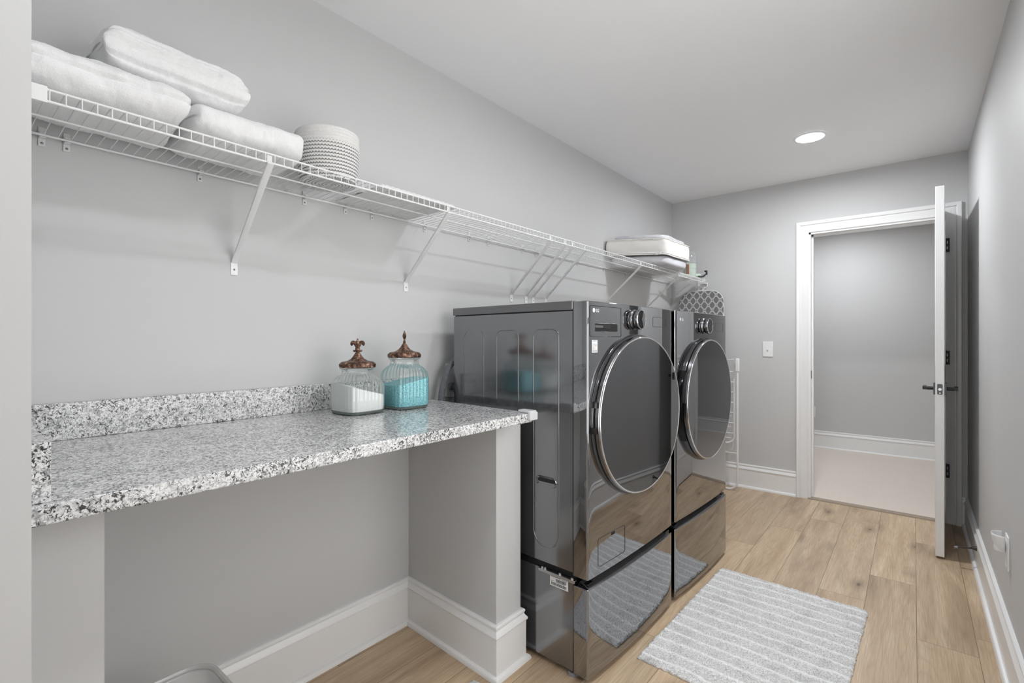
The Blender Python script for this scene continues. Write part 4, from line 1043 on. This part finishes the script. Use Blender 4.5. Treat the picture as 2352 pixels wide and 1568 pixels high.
# ------------------------------------------------------------------ ironing board hung on the far wall
def ironing_board():
    W_ = 0.372; cx = -1.405; yb = L - 0.060; zt = 1.628; zb = 0.285
    r = empty('ironing_board', (cx, yb, zb)); tag(r, 'ironing board with grey and white trellis cover standing behind the dryer', 'ironing board')
    out = []; Rr = 0.105; H = zt - zb; hw = W_ / 2
    for k in range(11):
        a = PI / 2 * k / 10; out.append((hw - Rr + Rr * math.cos(a), H - Rr + Rr * math.sin(a)))
    for k in range(11):
        a = PI / 2 + PI / 2 * k / 10; out.append((-hw + Rr + Rr * math.cos(a), H - Rr + Rr * math.sin(a)))
    # taper to nose
    for z, x in ((0.55, -hw), (0.35, -hw * 0.92), (0.18, -hw * 0.72), (0.07, -hw * 0.45), (0.015, -hw * 0.2)): out.append((x, z))
    for z, x in ((0.015, hw * 0.2), (0.07, hw * 0.45), (0.18, hw * 0.72), (0.35, hw * 0.92), (0.55, hw)): out.append((x, z))
    o = MB().prism(out, -0.016, 0.0, axis='y').build('padded_cover', M['trellis'], r, bevel=0.006, bseg=3)
    MB().tube([(x * 0.97, 0.006, z) for x, z in out], 0.005, 8, closed=True).build('frame', M['rack'], r, smooth=60)
    for s in (-1, 1):
        MB().tube([(s * 0.10, 0.018, H - 0.25), (s * 0.12, 0.028, 0.30), (s * 0.17, 0.030, -0.22)], 0.009, 10).build('leg', M['rack'], r, smooth=60)
    MB().tube([(-0.17, 0.030, -0.22), (0.17, 0.030, -0.22)], 0.009, 10).build('leg_bar', M['rack'], r, smooth=60)
    f = MB()
    for s in (-1, 1): f.tube([(s * 0.17, 0.030, -0.22), (s * 0.17, 0.030, -0.2848)], 0.011, 10)
    f.build('rubber_foot', M['foot'], r, smooth=60)
ironing_board()

# ------------------------------------------------------------------ folded drying rack
def drying_rack():
    r = empty('drying_rack', (-1.36, 4.150, 0)); tag(r, 'folded white tubular drying rack standing against the far wall beside the dryer', 'drying rack')
    w2 = 0.273
    def U(hw, zt, zb, rad, y, bend):
        pts = [(-hw, y, zt)] + [(-hw, y, zb + bend)]
        pts += [(-hw + bend - bend * math.cos(a), y, zb + bend - bend * math.sin(a)) for a in np.linspace(0.2, PI / 2, 6)]
        pts += [(hw - bend + bend * math.sin(a), y, zb + bend - bend * math.cos(a)) for a in np.linspace(0, PI / 2 - 0.2, 6)]
        pts += [(hw, y, zb + bend), (hw, y, zt)]
        return MB().tube(pts, rad, 12)
    U(w2, 1.045, 0.010, 0.009, -0.012, 0.07).build('outer_frame', M['rack'], r, smooth=60)
    U(w2 - 0.030, 1.03, 0.375, 0.007, 0.012, 0.06).build('inner_frame', M['rack'], r, smooth=60)
    for s in (-1, 1):
        MB().box(s * w2 - 0.014, s * w2 + 0.014, -0.026, 0.004, 0.955, 1.062).build('corner_cap', M['white_plastic'], r, bevel=0.006, bseg=3)
    for z in (1.052, 0.953, 0.870, 0.787, 0.705, 0.622, 0.539, 0.455):
        MB().tube([(-w2 + 0.03, 0.012, z), (w2 - 0.03, 0.012, z)], 0.0042, 8).build('rung', M['rack'], r, smooth=60)
    MB().tube([(-w2 + 0.004, -0.010, 0.302), (w2 - 0.004, -0.010, 0.302)], 0.0042, 8).build('brace', M['rack'], r, smooth=60)
    # rear fold
    U(w2 - 0.05, 0.90, 0.30, 0.006, 0.045, 0.05).build('rear_frame', M['rack'], r, smooth=60)
    for z in (0.86, 0.77, 0.68, 0.59, 0.50, 0.41):
        MB().tube([(-w2 + 0.055, 0.045, z), (w2 - 0.055, 0.045, z)], 0.0036, 8).build('rung', M['rack'], r, smooth=60)
drying_rack()

# ------------------------------------------------------------------ switch, outlets, night light, door stop
sw = MB().box(-0.936, -0.862, L - 0.006, L - 0.0003, 1.076, 1.197).build('light_switch', M['white_plastic'], bevel=0.0018); tag(sw, 'white toggle light switch plate on the far wall left of the door casing', 'light switch')
MB().box(-0.904, -0.894, L - 0.016, L - 0.006, 1.128, 1.143).build('toggle', M['white_plastic'], sw, bevel=0.001)
so_ = MB().box(-0.935, -0.857, HALL_Y - 0.006, HALL_Y - 0.0003, 0.338, 0.458).build('wall_outlet', M['white_plastic'], bevel=0.0018); tag(so_, 'white duplex outlet on the hall wall seen through the doorway', 'outlet')
for z in (0.372, 0.424):
    MB().prism(rrect(-0.913, -0.879, z - 0.014, z + 0.014, 0.006), HALL_Y - 0.0075, HALL_Y - 0.006, axis='y').build('socket', M['white_plastic'], so_)
    MB().box(-0.905, -0.903, HALL_Y - 0.008, HALL_Y - 0.0074, z - 0.004, z + 0.006).box(-0.891, -0.889, HALL_Y - 0.008, HALL_Y - 0.0074, z - 0.004, z + 0.006).build('slot', M['ink'], so_)

def night_light():
    y, z = 2.545, 0.435
    r = MB().box(XR - 0.0065, XR - 0.0003, y - 0.035, y + 0.035, z - 0.072, z + 0.052).build('wall_outlet', M['white_plastic'], bevel=0.0022)
    tag(r, 'white outlet plate on the right wall behind the night light', 'outlet')
    MB().box(XR - 0.0085, XR - 0.0064, y - 0.017, y + 0.017, z - 0.058, z + 0.038).build('receptacle', M['white_plastic'], r, bevel=0.001)
    n = empty('night_light', (XR - 0.009, y, z + 0.012)); tag(n, 'white plug-in night light with fan-shaped shade on the right wall', 'night light')
    MB().box(-0.030, -0.0, -0.018, 0.018, -0.022, 0.020).build('plug_body', M['white_plastic'], n, bevel=0.006, bseg=3)
    # quarter-dome shade opening upward and outward
    m = MB(); rings = []
    for i in range(13):
        t = i / 12; ring = []
        for k in range(17):
            a = PI * k / 16
            rr = 0.010 + 0.036 * math.sin(t * PI / 2)
            ring.append((-0.004 - rr * math.sin(a) * 0.72, -rr * math.cos(a) * 0.85, -0.020 + 0.062 * (1 - math.cos(t * PI / 2)) ** 0.9))
        rings.append(ring)
    m.grid(rings)
    o = m.build('shade', M['white_plastic'], n, smooth=60); s = o.modifiers.new('solid', 'SOLIDIFY'); s.thickness = 0.0018; s.offset = 0
night_light()

ds = empty('door_stop', (XR - 0.0158, 3.50, 0.118)); tag(ds, 'dark spring door stop screwed to the right baseboard behind the door', 'door stop')
MB().tube([(0, 0, 0), (-0.006, 0, 0), (-0.018, 0, -0.001)], [0.013, 0.011, 0.006], 14).build('base_cone', M['spring'], ds, smooth=50)
sp_ = [(-0.016 - 0.058 * t / 160, 0.0045 * math.cos(t * 0.62), -0.001 - 0.012 * t / 160 + 0.0045 * math.sin(t * 0.62)) for t in range(161)]
MB().tube(sp_, 0.0013, 6).build('coil_spring', M['spring'], ds, smooth=60)
MB().tube([(-0.073, 0, -0.0128), (-0.087, 0, -0.015)], [0.0075, 0.0065], 12).build('rubber_tip', M['foot'], ds, smooth=50)

# ------------------------------------------------------------------ clear plastic bin under the counter
def clear_bin():
    r = empty('plastic_bin', (-1.300, 0.350, 0.0)); tag(r, 'frosted clear plastic bin on the floor under the near end of the counter', 'plastic bin')
    H = 0.36
    def sec(hx, hy, rr, z): return [(x, y, z) for x, y in rrect(-hx, hx, -hy, hy, rr, 8)]
    rings = [sec(0.115, 0.105, 0.045, 0.004), sec(0.122, 0.110, 0.048, 0.03), sec(0.142, 0.124, 0.055, H - 0.012), sec(0.144, 0.126, 0.056, H - 0.006)]
    b = MB().grid(rings, closed_u=True, cap0=True).build('body', M['bin'], r, smooth=60)
    s = b.modifiers.new('solid', 'SOLIDIFY'); s.thickness = 0.002; s.offset = -1
    MB().grid([sec(0.143, 0.125, 0.055, H - 0.008), sec(0.153, 0.135, 0.062, H - 0.006), sec(0.154, 0.136, 0.062, H), sec(0.146, 0.128, 0.056, H + 0.002), sec(0.143, 0.125, 0.055, H - 0.002)], closed_u=True, closed_v=True).build('rim', M['bin'], r, smooth=50)
clear_bin()
